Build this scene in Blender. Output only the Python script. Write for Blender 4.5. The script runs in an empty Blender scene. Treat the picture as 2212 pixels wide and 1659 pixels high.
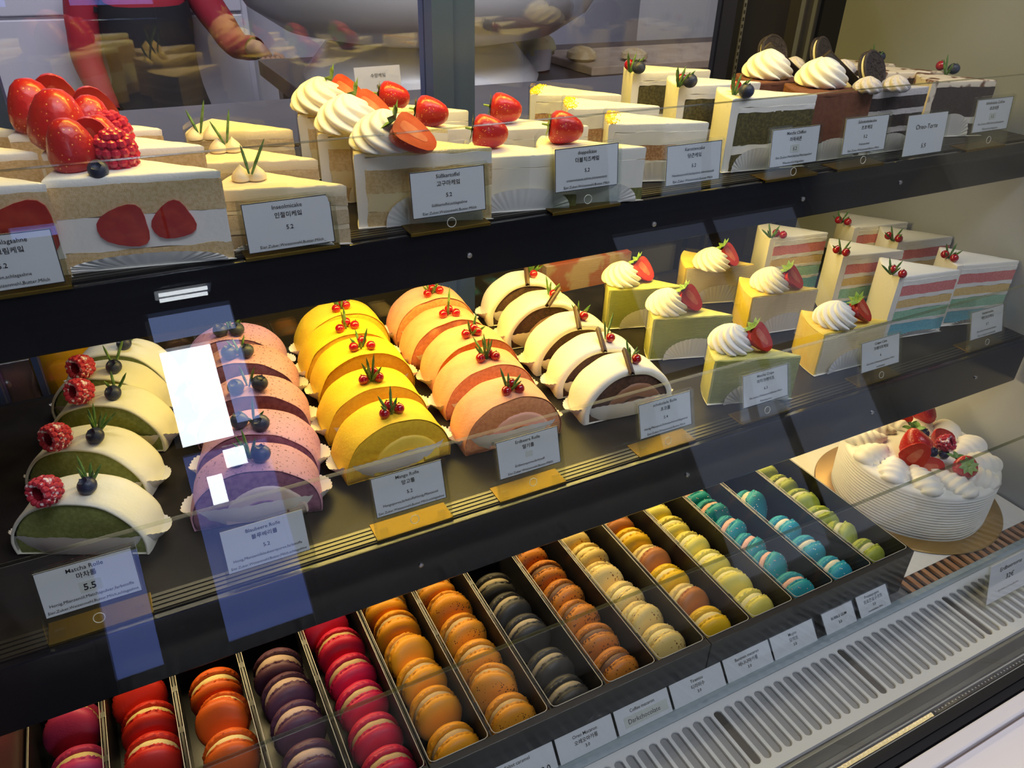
import bpy, math, random
from mathutils import Vector, Matrix, noise
random.seed(7)
C = bpy.context.scene.collection
SC = bpy.context.scene
PI = math.pi
H = 1.40                       # camera height above the floor
# ---------------------------------------------------------------- camera
FPX, PCX, PCY = 1665.0, 1106.0, 829.5
RM = Matrix(((0.8870267, -0.22133759, 0.40520772),
             (-0.46105685, -0.47156502, 0.75170008),
             (0.0247023, -0.85360184, -0.52033998)))      # image axes (right, down, forward) -> world
def _col(v): return RM @ Vector(v)
_r, _u, _b = _col((1, 0, 0)), -_col((0, 1, 0)), -_col((0, 0, 1))
cam = bpy.data.objects.new('camera', bpy.data.cameras.new('camera')); C.objects.link(cam)
cam.matrix_world = Matrix(((_r.x, _u.x, _b.x, 0), (_r.y, _u.y, _b.y, 0), (_r.z, _u.z, _b.z, H), (0, 0, 0, 1)))
cam.data.sensor_width = 36; cam.data.lens = FPX / 2212 * 36
cam.data.clip_start = 0.01; cam.data.clip_end = 60
SC.camera = cam
SC.view_settings.view_transform = 'Standard'; SC.view_settings.look = 'None'
SC.view_settings.gamma = 1; SC.view_settings.use_curve_mapping = False
SC.view_settings.exposure = 0.0
try:
    SC.cycles.transparent_max_bounces = 40; SC.cycles.max_bounces = 8; SC.cycles.glossy_bounces = 4
    SC.cycles.use_denoising = True; SC.cycles.caustics_reflective = False; SC.cycles.caustics_refractive = False
except Exception: pass
# ---------------------------------------------------------------- world and lamps
w = bpy.data.worlds.new('world'); SC.world = w; w.use_nodes = True
w.node_tree.nodes['Background'].inputs[0].default_value = (.55, .6, .75, 1)
w.node_tree.nodes['Background'].inputs[1].default_value = 0.22
def area(name, loc, target, sx, sy, col, power, spread=180):
    l = bpy.data.lights.new(name, 'AREA'); l.shape = 'RECTANGLE'; l.size = sx; l.size_y = sy
    l.color = col; l.energy = power; l.spread = math.radians(spread)
    o = bpy.data.objects.new(name, l); C.objects.link(o); o.location = loc
    o.rotation_euler = (Vector(target) - Vector(loc)).to_track_quat('-Z', 'Y').to_euler()
    return o
WARM = (1, .69, .10)
area('case_top_lamp', (.30, .68, H + .13), (.30, .70, H - .3), .58, .05, WARM, 3.5)
area('case_top_lamp_front', (.36, .56, H + .13), (.36, .62, H - .3), .95, .05, (1, .82, .45), .8)
area('shelf_lamp_upper', (.36, .69, H - .232), (.36, .66, H - .5), .55, .03, WARM, 2.2)
area('shelf_lamp_front', (.40, .64, H - .232), (.40, .58, H - .5), 1.0, .02, (1, .86, .62), .7)
area('shelf_lamp_lower', (.42, .62, H - .475), (.42, .44, H - .66), 1.1, .03, (1, .74, .34), 2.2)
area('shop_fill_light', (.75, -.30, 2.74), (.7, .25, .9), 1.9, .6, (.87, .86, 1), 31)  # unseen fill light added overhead to brighten card and cake fronts
area('kitchen_fill_light', (.3, 1.45, 2.70), (.3, 2.35, 1.2), 1.8, .6, (.93, .92, 1), 60)  # unseen fill light, aimed to brighten the kitchen's back wall
area('drum_fill_light', (.45, .98, H + .26), (.5, 2.1, H - .15), 1.2, .06, (.95, .95, 1), 9)  # second fill light, added low behind the case to lift the mixer drum
# ---------------------------------------------------------------- levels (camera-relative heights measured off the shelf lines)
Y1, Z1 = .525, H - .2074       # upper shelf: front edge, top surface
Y2, Z2 = .450, H - .432        # lower shelf
Y3 = .360; ZR = H - .599; ZD = H - .650       # macaron tray front, tray rim, deck
YB = .80; YR = .86             # shelf back, rear doors
XL, XE = -.168, .978           # inner faces of the two end panels
def at(px, py, z):
    d = RM @ Vector((px - PCX, py - PCY, FPX)); t = (z - H) / d.z
    return Vector((d.x * t, d.y * t, z))
def aty(px, py, y):
    d = RM @ Vector((px - PCX, py - PCY, FPX)); t = y / d.y
    return Vector((d.x * t, y, H + d.z * t))
# ---------------------------------------------------------------- materials
MATS = {}
def pm(name, col, rough=.5, col2=None, scale=120., lo=.45, hi=.6, bump=0., bscale=None, metal=0., coat=0., sss=0., trans=0., ior=1.45, spec=.5, detail=3.):
    if name in MATS: return MATS[name]
    m = bpy.data.materials.new(name); m.use_nodes = True; nt = m.node_tree; b = nt.nodes['Principled BSDF']
    b.inputs['Base Color'].default_value = (*col, 1); b.inputs['Roughness'].default_value = rough
    b.inputs['Metallic'].default_value = metal; b.inputs['Coat Weight'].default_value = coat; b.inputs['Coat Roughness'].default_value = .08
    b.inputs['Transmission Weight'].default_value = trans; b.inputs['IOR'].default_value = ior
    b.inputs['Specular IOR Level'].default_value = spec
    if sss:
        b.inputs['Subsurface Weight'].default_value = sss; b.inputs['Subsurface Radius'].default_value = (1, .6, .4); b.inputs['Subsurface Scale'].default_value = .004
    if col2 or bump:
        tc = nt.nodes.new('ShaderNodeTexCoord')
    if col2:
        n = nt.nodes.new('ShaderNodeTexNoise'); n.inputs['Scale'].default_value = scale; n.inputs['Detail'].default_value = detail
        nt.links.new(tc.outputs['Object'], n.inputs['Vector'])
        r = nt.nodes.new('ShaderNodeValToRGB'); r.color_ramp.elements[0].position = lo; r.color_ramp.elements[1].position = hi
        r.color_ramp.elements[0].color = (*col, 1); r.color_ramp.elements[1].color = (*col2, 1)
        nt.links.new(n.outputs['Fac'], r.inputs['Fac']); nt.links.new(r.outputs['Color'], b.inputs['Base Color'])
    if bump:
        n2 = nt.nodes.new('ShaderNodeTexNoise'); n2.inputs['Scale'].default_value = bscale or scale; n2.inputs['Detail'].default_value = 4
        nt.links.new(tc.outputs['Object'], n2.inputs['Vector'])
        bp = nt.nodes.new('ShaderNodeBump'); bp.inputs['Strength'].default_value = bump; bp.inputs['Distance'].default_value = .001
        nt.links.new(n2.outputs['Fac'], bp.inputs['Height']); nt.links.new(bp.outputs['Normal'], b.inputs['Normal'])
    MATS[name] = m; return m
def clear(name, tint=(1, 1, 1), ior=1.45, rough=0., base=0.0):
    """thin clear sheet: see-through plus a Fresnel reflection"""
    if name in MATS: return MATS[name]
    m = bpy.data.materials.new(name); m.use_nodes = True; nt = m.node_tree; nt.nodes.clear()
    out = nt.nodes.new('ShaderNodeOutputMaterial'); mx = nt.nodes.new('ShaderNodeMixShader')
    f0 = ((ior - 1)/(ior + 1))**2; lw = nt.nodes.new('ShaderNodeLayerWeight'); lw.inputs['Blend'].default_value = .5
    pw = nt.nodes.new('ShaderNodeMath'); pw.operation = 'POWER'; pw.inputs[1].default_value = 5
    f = nt.nodes.new('ShaderNodeMath'); f.operation = 'MULTIPLY_ADD'; f.inputs[1].default_value = 1 - f0; f.inputs[2].default_value = f0
    nt.links.new(lw.outputs['Facing'], pw.inputs[0]); nt.links.new(pw.outputs[0], f.inputs[0])      # Schlick reflection, the same from both sides
    t = nt.nodes.new('ShaderNodeBsdfTransparent'); t.inputs[0].default_value = (*tint, 1)
    g = nt.nodes.new('ShaderNodeBsdfGlossy'); g.inputs['Roughness'].default_value = rough
    if base:
        a = nt.nodes.new('ShaderNodeMath'); a.operation = 'ADD'; a.inputs[1].default_value = base
        nt.links.new(f.outputs[0], a.inputs[0]); nt.links.new(a.outputs[0], mx.inputs[0])
    else: nt.links.new(f.outputs[0], mx.inputs[0])
    nt.links.new(t.outputs[0], mx.inputs[1]); nt.links.new(g.outputs[0], mx.inputs[2]); nt.links.new(mx.outputs[0], out.inputs[0])
    MATS[name] = m; return m
def speckled(name, col, dot, scale=330, size=.2, amount=.5, rough=.48):
    """shell colour with round dots thinned out by a noise mask"""
    if name in MATS: return MATS[name]
    m = pm(name, col, rough, bump=.15, bscale=600); nt = m.node_tree; b = nt.nodes['Principled BSDF']; tc = nt.nodes.new('ShaderNodeTexCoord')
    v = nt.nodes.new('ShaderNodeTexVoronoi'); v.inputs['Scale'].default_value = scale; n = nt.nodes.new('ShaderNodeTexNoise'); n.inputs['Scale'].default_value = 70
    nt.links.new(tc.outputs['Object'], v.inputs['Vector']); nt.links.new(tc.outputs['Object'], n.inputs['Vector'])
    sc = nt.nodes.new('ShaderNodeMapRange'); sc.inputs[1].default_value = 1 - amount - .12; sc.inputs[2].default_value = 1 - amount + .25; sc.inputs[3].default_value = 0; sc.inputs[4].default_value = size*1.7
    lt = nt.nodes.new('ShaderNodeMath'); lt.operation = 'LESS_THAN'; mx = nt.nodes.new('ShaderNodeMix'); mx.data_type = 'RGBA'
    nt.links.new(n.outputs['Fac'], sc.inputs[0]); nt.links.new(v.outputs['Distance'], lt.inputs[0]); nt.links.new(sc.outputs[0], lt.inputs[1]); nt.links.new(lt.outputs[0], mx.inputs[0])
    mx.inputs[6].default_value = (*col, 1); mx.inputs[7].default_value = (*dot, 1); nt.links.new(mx.outputs[2], b.inputs['Base Color']); return m
def emit(name, col, s):
    if name in MATS: return MATS[name]
    m = bpy.data.materials.new(name); m.use_nodes = True; nt = m.node_tree; nt.nodes.clear()
    out = nt.nodes.new('ShaderNodeOutputMaterial'); e = nt.nodes.new('ShaderNodeEmission')
    e.inputs[0].default_value = (*col, 1); e.inputs[1].default_value = s; nt.links.new(e.outputs[0], out.inputs[0])
    MATS[name] = m; return m
def strawberry_skin(name, col, col2, seed):
    """red skin pitted with seeds"""
    if name in MATS: return MATS[name]
    m = pm(name, col, .33, coat=.18, sss=.12); nt = m.node_tree; b = nt.nodes['Principled BSDF']
    tc = nt.nodes.new('ShaderNodeTexCoord'); v = nt.nodes.new('ShaderNodeTexVoronoi'); v.inputs['Scale'].default_value = 430
    nt.links.new(tc.outputs['Object'], v.inputs['Vector'])
    r = nt.nodes.new('ShaderNodeValToRGB'); e = r.color_ramp.elements
    e[0].position = .09; e[0].color = (*seed, 1); e[1].position = .19; e[1].color = (*col, 1)
    nt.links.new(v.outputs['Distance'], r.inputs['Fac']); nt.links.new(r.outputs['Color'], b.inputs['Base Color'])
    bp = nt.nodes.new('ShaderNodeBump'); bp.inputs['Strength'].default_value = .30; bp.inputs['Distance'].default_value = .0008
    nt.links.new(v.outputs['Distance'], bp.inputs['Height']); nt.links.new(bp.outputs['Normal'], b.inputs['Normal'])
    return m
def crepe_mat(name, col, col2):
    if name in MATS: return MATS[name]
    m = pm(name, col, .6); nt = m.node_tree; b = nt.nodes['Principled BSDF']
    tc = nt.nodes.new('ShaderNodeTexCoord'); n = nt.nodes.new('ShaderNodeTexNoise'); n.inputs['Scale'].default_value = 28
    sp = nt.nodes.new('ShaderNodeSeparateXYZ'); a = nt.nodes.new('ShaderNodeMath'); a.operation = 'MULTIPLY_ADD'; a.inputs[1].default_value = .010
    s = nt.nodes.new('ShaderNodeMath'); s.operation = 'MULTIPLY'; s.inputs[1].default_value = 4000
    q = nt.nodes.new('ShaderNodeMath'); q.operation = 'SINE'
    r = nt.nodes.new('ShaderNodeValToRGB'); r.color_ramp.elements[0].position = .25; r.color_ramp.elements[1].position = .8
    r.color_ramp.elements[0].color = (*col, 1); r.color_ramp.elements[1].color = (*col2, 1)
    mp = nt.nodes.new('ShaderNodeMapRange'); mp.inputs[1].default_value = -1
    nt.links.new(tc.outputs['Object'], n.inputs['Vector']); nt.links.new(tc.outputs['Object'], sp.inputs[0])
    nt.links.new(n.outputs['Fac'], a.inputs[0]); nt.links.new(sp.outputs['Z'], a.inputs[2])
    nt.links.new(a.outputs[0], s.inputs[0]); nt.links.new(s.outputs[0], q.inputs[0]); nt.links.new(q.outputs[0], mp.inputs[0])
    nt.links.new(mp.outputs[0], r.inputs['Fac']); nt.links.new(r.outputs['Color'], b.inputs['Base Color'])
    bp = nt.nodes.new('ShaderNodeBump'); bp.inputs['Strength'].default_value = .5; bp.inputs['Distance'].default_value = .0006
    nt.links.new(mp.outputs[0], bp.inputs['Height']); nt.links.new(bp.outputs['Normal'], b.inputs['Normal'])
    return m
cream = pm('whipped_cream', (.86, .83, .74), .42, sss=.12)
frost = pm('white_frosting', (.86, .83, .73), .5, bump=.25, bscale=500)
gframe = pm('black_powder_coat', (.012, .012, .015), .35)
# ---------------------------------------------------------------- mesh builder
class MB:
    def __init__(s): s.v = []; s.f = []; s.m = []; s.M = Matrix.Identity(4)
    def add(s, vs, fs, mi=0):
        o = len(s.v); s.v += [s.M @ Vector(v) for v in vs]; s.f += [tuple(i + o for i in f) for f in fs]; s.m += [mi] * len(fs)
    def box(s, a, b, mi=0):
        (x0, y0, z0), (x1, y1, z1) = a, b
        s.add([(x0,y0,z0),(x1,y0,z0),(x1,y1,z0),(x0,y1,z0),(x0,y0,z1),(x1,y0,z1),(x1,y1,z1),(x0,y1,z1)],
              [(0,3,2,1),(4,5,6,7),(0,1,5,4),(1,2,6,5),(2,3,7,6),(3,0,4,7)], mi)
    def rings(s, rs, mi=0, cap0=True, cap1=True, closed=True):
        n = len(rs[0]); vs = [p for r in rs for p in r]; fs = []
        for i in range(len(rs) - 1):
            for j in range(n if closed else n - 1):
                k = (j + 1) % n; fs.append((i*n+j, i*n+k, (i+1)*n+k, (i+1)*n+j))
        for flag, i in ((cap0, 0), (cap1, len(rs) - 1)):
            if flag:
                c = len(vs); r = rs[i]; vs.append(tuple(sum(p[q] for p in r) / n for q in range(3)))
                for j in range(n):
                    k = (j + 1) % n; fs.append((c, i*n+k, i*n+j) if i == 0 else (c, i*n+j, i*n+k))
        s.add(vs, fs, mi)
    def lathe(s, prof, n=24, mi=0, axis='z', fn=None, cap0=True, cap1=True):
        """prof: list of (radius, height); fn(theta, t, r, h) -> (r, h)"""
        rs = []
        for i, (r, h) in enumerate(prof):
            ring = []
            for j in range(n):
                a = 2 * PI * j / n; rr, hh = fn(a, i / (len(prof) - 1), r, h) if fn else (r, h)
                x, y = rr * math.cos(a), rr * math.sin(a)
                ring.append((x, y, hh) if axis == 'z' else (x, -hh, y) if axis == 'y' else (hh, x, y))
            rs.append(ring)
        s.rings(rs, mi, cap0, cap1)
    def ball(s, c, r, n=12, mi=0, sq=(1, 1, 1)):
        rs = []
        for i in range(n // 2 + 1):
            t = PI * i / (n // 2); q = max(math.sin(t), .02)
            rs.append([(c[0] + r*sq[0]*q*math.cos(2*PI*j/n), c[1] + r*sq[1]*q*math.sin(2*PI*j/n), c[2] - r*sq[2]*math.cos(t)) for j in range(n)])
        s.rings(rs, mi)
    def tube(s, pts, rad, n=8, mi=0):
        pts = [Vector(p) for p in pts]; rs = []
        for i, p in enumerate(pts):
            d = (pts[min(i+1, len(pts)-1)] - pts[max(i-1, 0)]).normalized()
            q = d.to_track_quat('Z', 'Y'); r = rad[i] if isinstance(rad, (list, tuple)) else rad
            rs.append([tuple(p + q @ Vector((r*math.cos(2*PI*j/n), r*math.sin(2*PI*j/n), 0))) for j in range(n)])
        s.rings(rs, mi)
    def build(s, name, mats, parent=None, smooth=True, ang=40, bevel=0):
        me = bpy.data.meshes.new(name); me.from_pydata([tuple(v) for v in s.v], [], s.f)
        for m in (mats if isinstance(mats, (list, tuple)) else [mats]): me.materials.append(m)
        me.polygons.foreach_set('material_index', s.m)
        me.polygons.foreach_set('use_smooth', [smooth] * len(s.f)); me.update()
        if smooth: me.set_sharp_from_angle(angle=math.radians(ang))
        o = bpy.data.objects.new(name, me); C.objects.link(o)
        if parent: o.parent = parent
        if bevel:
            b = o.modifiers.new('bevel', 'BEVEL'); b.width = bevel; b.segments = 2; b.limit_method = 'ANGLE'; b.angle_limit = math.radians(35)
        return o
def nz(x, y, z, sc=1.): return noise.noise(Vector((x*sc, y*sc, z*sc)))
def thing(name, label, cat, loc=(0, 0, 0), rz=0., group=None):
    o = bpy.data.objects.new(name, None); C.objects.link(o); o.empty_display_size = .01
    o.location = loc; o.rotation_euler = (0, 0, rz); o['label'] = label; o['category'] = cat
    if group: o['group'] = group
    return o
def tag(o, label, cat, group=None):
    o['label'] = label; o['category'] = cat
    if group: o['group'] = group
    return o
def struct(o): o['kind'] = 'structure'; return o
def put(o, loc, rot=(0, 0, 0), sc=1.):
    o.location = loc; o.rotation_euler = rot; o.scale = (sc,) * 3 if not isinstance(sc, tuple) else sc; return o
def clone(o, parent, loc, rot=(0, 0, 0), sc=1.):
    c = o.copy(); C.objects.link(c); c.parent = parent; put(c, loc, rot, sc)
    for ch in KIDS.get(o.name, []):
        d = ch.copy(); C.objects.link(d); d.parent = c
    return c
def copy_thing(src, label, loc, rz, group=None):
    r = src.copy(); C.objects.link(r); r.location = loc; r.rotation_euler = (0, 0, rz); r['label'] = label
    if group: r['group'] = group
    for ch in list(src.children):
        c = ch.copy(); C.objects.link(c); c.parent = r
        for g in list(ch.children):
            d = g.copy(); C.objects.link(d); d.parent = c
    return r
KIDS = {}
ORD = ['frontmost', 'second', 'third', 'fourth', 'fifth', 'sixth']
# ================================================================ the room
wallm = pm('painted_wall', (.42, .41, .46), .6)
darkwall = pm('dark_wall', (.06, .055, .06), .6)
def slab(name, a, b, m, bevel=0):
    q = MB(); q.box(a, b); return q.build(name, m, smooth=False, bevel=bevel)
struct(slab('floor', (-3.2, -3.2, -.1), (4.6, 3.3, 0), pm('floor_tile', (.20, .18, .17), .35, (.25, .23, .21), 3)))
struct(slab('ceiling', (-3.2, -3.2, 2.8), (4.6, 3.3, 2.9), pm('ceiling_paint', (.30, .29, .30), .8)))
struct(slab('wall_left', (-3.2, -3.2, 0), (-3.1, 3.3, 2.8), wallm))
struct(slab('wall_right', (4.5, -3.2, 0), (4.6, 3.3, 2.8), wallm))
struct(slab('wall_back', (-3.2, 3.2, 0), (4.6, 3.3, 2.8), wallm))
# street front behind the customer: piers around one glazed door and a shop window
fw = MB()
for x0, x1 in ((-3.2, -.50), (.46, 2.7), (4.4, 4.6)): fw.box((x0, -3.2, 0), (x1, -3.1, 2.8))
for x0, x1 in ((-.50, .46), (2.7, 4.4)): fw.box((x0, -3.2, 2.62), (x1, -3.1, 2.8))
fw.box((2.7, -3.2, 0), (4.4, -3.1, .25))
struct(fw.build('wall_front', darkwall, smooth=False))
def window(name, x0, x1, z0, z1, rows, cols):
    f = MB()
    for x in (x0, x1 - .05): f.box((x, -3.16, z0), (x + .05, -3.06, z1))
    f.box((x0, -3.16, z0), (x1, -3.06, z0 + .06)); f.box((x0, -3.16, z1 - .05), (x1, -3.06, z1))
    for z in rows: f.box((x0, -3.15, z - .02), (x1, -3.07, z + .02))
    for x in cols: f.box((x - .02, -3.15, z0), (x + .02, -3.07, z1))
    return struct(f.build(name, gframe, smooth=False))
d1 = window('door_1', -.50, .46, 0, 2.62, [1.86, 2.40], [-.02])
p = MB(); p.box((-.46, -3.15, .06), (.42, -3.12, .95)); p.box((-.26, -3.15, .95), (.02, -3.11, 1.86)); p.box((-.46, -3.15, 1.48), (-.26, -3.11, 1.86)); p.box((-.46, -3.15, 1.86), (0, -3.12, 2.6)); p.build('door_mask_panel', gframe, d1, smooth=False)  # kick panel, plus dark masks added to leave a silhouette gap in reflections
p = MB(); p.box((-.46, -3.125, .95), (-.25, -3.12, 1.48)); p.box((.02, -3.125, .95), (.42, -3.12, 1.85)); p.build('door_glow_pane', emit('shaded_street', (.16, .24, .72), 3.2), d1)
p = MB(); p.box((.03, -3.125, 1.88), (.27, -3.12, 2.39)); p.box((.30, -3.125, 1.95), (.42, -3.12, 2.39), 1)
p.build('transom_pane', [emit('bright_sky', (.82, .90, 1), 22), emit('hazy_street', (.35, .48, .95), 6)], d1)
p = MB(); p.box((.10, -3.118, 1.58), (.17, -3.114, 1.72)); p.box((.20, -3.118, 1.74), (.30, -3.114, 1.83)); p.build('door_glow_pane', emit('bright_sky', (.82, .90, 1), 22), d1)  # small glowing patches added on the door for glints in the front glass
p = MB(); p.box((.02, -3.125, 2.42), (.42, -3.12, 2.60)); p.build('fanlight_pane', emit('upper_street', (.35, .48, .95), 3.6), d1)
w1 = window('window_1', 2.7, 4.4, .25, 2.62, [1.6], [3.55])
p = MB(); p.box((2.74, -3.125, .3), (4.36, -3.12, 2.6)); p.build('pane', emit('grey_street', (.34, .40, .58), 1.1), w1)
lp = thing('ceiling_lamp', 'twin tube lamp hanging inside the shop front', 'lamp', (.17, -2.39, 2.36))
q = MB(); q.box((-.11, -.05, .02), (.11, .05, .035)); q.tube([(0, 0, .035), (0, 0, .44)], .006, 8); q.build('lamp_housing', gframe, lp, smooth=False)
for y in (-.03, .03): q = MB(); q.tube([(-.095, y, .008), (.095, y, .008)], .008, 12); q.build('tube', emit('tube_light', (.9, .95, 1), 14), lp)
# ================================================================ display case
case = thing('display_case', 'long black refrigerated cake display case with sloped glass front', 'display case', (0, 0, 0))
blackgloss = pm('black_glass', (.010, .010, .013), .18, coat=.5)
steel = pm('brushed_steel', (.55, .54, .52), .38, metal=1, bump=.05, bscale=60)
olive = pm('trough_metal', (.27, .26, .18), .35, (.20, .19, .12), 8, metal=.5)
panelm = pm('case_liner', (.43, .46, .48), .35, (.40, .43, .45), 3)
deckm = pm('deck_liner', (.16, .16, .16), .45)
def cpart(name, boxes, m, bevel=0, parent=case):
    q = MB()
    for a, b in boxes: q.box(a, b)
    return q.build(name, m, parent, smooth=False, bevel=bevel)
XF0, XF1 = -.30, 1.10
# front glass follows a plane from the sill to above the head of the case
G0, G1 = Vector((0, .222, H - .655)), Vector((0, .545, H + .115))
gd = (G1 - G0).normalized(); gn = Vector((0, gd.z, -gd.y))
def gpane(name, xa, xb, p0, p1, th, m, parent):
    n = Vector((0, (p1 - p0).normalized().z, -(p1 - p0).normalized().y)) * th; q = MB(); vs = []
    for x in (xa, xb):
        for a in (p0, p0 + n, p1 + n, p1): vs.append((x, a.y, a.z))
    q.add(vs, [(0,1,2,3),(7,6,5,4),(0,4,5,1),(1,5,6,2),(2,6,7,3),(3,7,4,0)]); return q.build(name, m, parent, smooth=False)
gpane('front_glass', XL - .02, XE, G0, G1, .005, clear('front_glass', (.97, .985, .985), 1.45), case)
cpart('end_panel', [((XE, .215, ZD - .03), (XE + .03, YR + .03, H + .16))], panelm)
q = MB(); q.add([(XL-.03,.22,ZD-.1),(XL,.22,ZD-.1),(XL-.03,YR,ZD-.1),(XL,YR,ZD-.1),(XL-.03,.545,H+.14),(XL,.545,H+.14),(XL-.03,YR,H+.14),(XL,YR,H+.14),(XL-.03,.222,ZD),(XL,.222,ZD)],
    [(0,1,9,8),(8,9,5,4),(4,5,7,6),(2,6,7,3),(0,2,3,1),(1,3,7,5,9),(0,8,4,6,2)])
q.build('end_panel', pm('brown_glass_panel', (.075, .04, .04), .25), case, smooth=False)['label'] = 'dark brown left end panel'
cpart('deck', [((XL, .335, ZD - .03), (XE, YR, ZD - .012))], deckm)
cpart('canopy', [((XL - .03, .52, H + .14), (XE + .03, YR + .03, H + .2))], gframe)
# rear sliding doors: frames, panes, uprights
cpart('rear_frame', [((XL, YR, ZD - .03), (XL + .018, YR + .03, H + .14)), ((XL + .018, YR, H - .255), (XL + .10, YR + .03, H + .14)), ((XL + .052, YR + .002, ZD), (XL + .058, YR + .02, H - .255)), ((.347, YR - .01, ZD - .03), (.372, YR + .03, H + .14)),
      ((.374, YR - .004, ZD - .03), (.401, YR + .03, H + .14)), ((XL, YR, ZD - .03), (XE, YR + .03, ZD + .03))], pm('blue_sheen_frame', (.040, .068, .25), .25))  # dark frame with its blue reflection put into the base colour
cpart('rear_frame', [((.776, YR - .008, ZD - .03), (.786, YR + .03, H + .14)), ((.791, YR - .006, ZD - .03), (.795, YR + .03, H + .14))], gframe)
q = MB(); q.box((.786, YR - .01, ZD), (.791, YR + .02, H + .14))
for i in range(90): q.box((.7875, YR - .0106, ZD + .01 + i * .0085), (.7895, YR - .0099, ZD + .0145 + i * .0085), 1)
q.build('shelf_upright', [steel, pm('slot_black', (.03, .03, .03), .6)], case, smooth=False)
cpart('shelf_upright', [((.888, YR - .01, ZD), (.896, YR + .01, H + .14)), ((.911, YR - .01, ZD), (.918, YR + .01, H + .14))], steel)
cpart('rear_liner', [((.896, YR, ZD), (.911, YR + .02, H + .14)), ((.918, YR, ZD), (.936, YR + .02, H + .14))], pm('bronze_metal', (.30, .26, .20), .4, metal=.7))
cpart('corner_post', [((.936, YR - .006, ZD), (XE, YR + .03, H + .14))], gframe)
for xa, xb, yy in ((XL + .018, .347, YR + .012), (.401, .776, YR + .018)):
    cpart('rear_pane', [((xa, yy, ZD + .03), (xb, yy + .004, H + .14))], clear('rear_glass', (.93, .93, .95), 1.75))
cpart('rear_panel', [((.795, YR + .01, ZD + .03), (.888, YR + .02, H + .14))], pm('dark_rear_panel', (.035, .03, .035), .25))
# sill, trough, gasket and counter
cpart('drain_trough', [((XL, .235, ZD - .075), (XE, .345, ZD - .07)), ((XL, .338, ZD - .07), (XE, .345, ZD - .03))], olive)
cpart('sill_rail', [((XL, .250, ZD - .07), (XE, .2535, ZD - .018)), ((XL, .236, ZD - .07), (XE, .25, ZD - .045))], olive, bevel=.0008)
q = MB(); q.box((XL - .03, .215, ZD - .08), (XE + .03, .2355, ZD - .018))
for i in range(220):
    x = XL + i * .0052; q.box((x, .2282, ZD - .0185), (x + .0016, .2296, ZD - .0172), 1)
q.box((XL - .03, .2320, ZD - .018), (XE + .03, .2332, ZD - .0165), 1); q.box((XL - .03, .2245, ZD - .018), (XE + .03, .2252, ZD - .0170), 1)
q.build('glass_gasket', [pm('rubber', (.012, .012, .012), .45), pm('gasket_grey', (.32, .33, .32), .5)], case, smooth=False)
cpart('front_apron', [((XL - .03, .207, .02), (XE + .03, .2145, ZD - .02))], gframe)
# white counter ledge outside the glass
ct = thing('counter_ledge', 'white tiled ledge running along the foot of the glass front', 'counter', (0, 0, 0))
whitelam = pm('white_laminate', (.80, .78, .78), .3)
cpart('nosing', [((XL - .4, .190, ZD - .032), (XE + .4, .2055, ZD - .020))], whitelam, .002, ct)
q = MB()
for i in range(9):
    x = -.6 + i * .232 - .01
    q.box((x, -.02, ZD - .034), (x + .2285, .1875, ZD - .0245))
q.build('ledge_tile', pm('white_tile', (.82, .80, .82), .22), ct, smooth=False, bevel=.001)
cpart('grout', [((-.6, -.02, ZD - .06), (1.48, .19, ZD - .031))], pm('brown_grout', (.30, .22, .17), .8), 0, ct)
cpart('ledge_front', [((-.6, -.04, 0), (1.48, -.02, ZD - .0245))], whitelam, 0, ct)
# ---------------------------------------------------------------- shelves
shelfm = pm('shelf_top', (.014, .012, .011), .42, (.022, .018, .016), 30, spec=.25)
guardm = clear('guard_glass', (.985, .99, .99), 1.22)
edgem = clear('glass_edge', (.80, .82, .70), 1.9, .15, .04)
def shelf(label, yf, z, fh, gtop, xs, gy=.0005):
    t = thing('display_shelf', label, 'shelf', (0, 0, 0), 0, 'shelves of the cake display case')
    cpart('board', [((XL, yf + .004, z - .012), (XE - .010, YB, z))], shelfm, 0, t)
    cpart('fascia', [((XL, yf - .002, z - fh), (XE - .006, yf + .004, z - .001))], blackgloss, .001, t)
    q = MB()
    for k in range(4): q.box((XL, yf + .006 + k * .0045, z), (XE - .012, yf + .009 + k * .0045, z + .0007))
    q.build('ribbed_strip', pm('aluminium', (.13, .125, .11), .4, metal=1), t, smooth=False)
    cpart('bracket', [((XL, YB, z - .03), (XE - .01, YB + .008, z - .001))], gframe, 0, t)
    g = cpart('glass_guard', [((XL, yf + gy, z + (0 if gy > 0 else -.012)), (XE - .01, yf + gy + .004, H + gtop))], guardm, 0, t)
    cpart('guard_edge', [((XL, yf + gy, H + gtop), (XE - .01, yf + gy + .004, H + gtop + .0005))], edgem, 0, g)
    for x in xs:
        q = MB(); q.lathe([(.0022, 0), (.0022, .0012), (.0012, .0018)], 10, axis='y'); o = q.build('bolt', steel, t); o.location = (x, yf - .002, z - fh * .55)
    return t
shelf('upper black shelf holding layered cake slices', Y1, Z1, .044, -.1315, [.24, .42, .60, .74], -.0085)
shelf('lower black shelf holding roll cakes, crepe cakes and rainbow slices', Y2, Z2, .062, -.3535, [.16, .44, .70, .88])
g = gpane('deck_guard', XL, XE - .01, Vector((0, .334, ZD - .002)), Vector((0, .3600, H - .4925)), .004, guardm, case)
g['label'] = 'clear glass guard in front of the macaron trays'
gpane('guard_edge', XL, XE - .01, Vector((0, .3600, H - .4925)), Vector((0, .3602, H - .4917)), .004, edgem, g)
gpane('guard_edge', XL, XE - .01, Vector((0, .3325, ZD - .010)), Vector((0, .334, ZD - .002)), .0065, pm('glass_edge_blue', (.34, .42, .44), .2, trans=.2), g)
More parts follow.
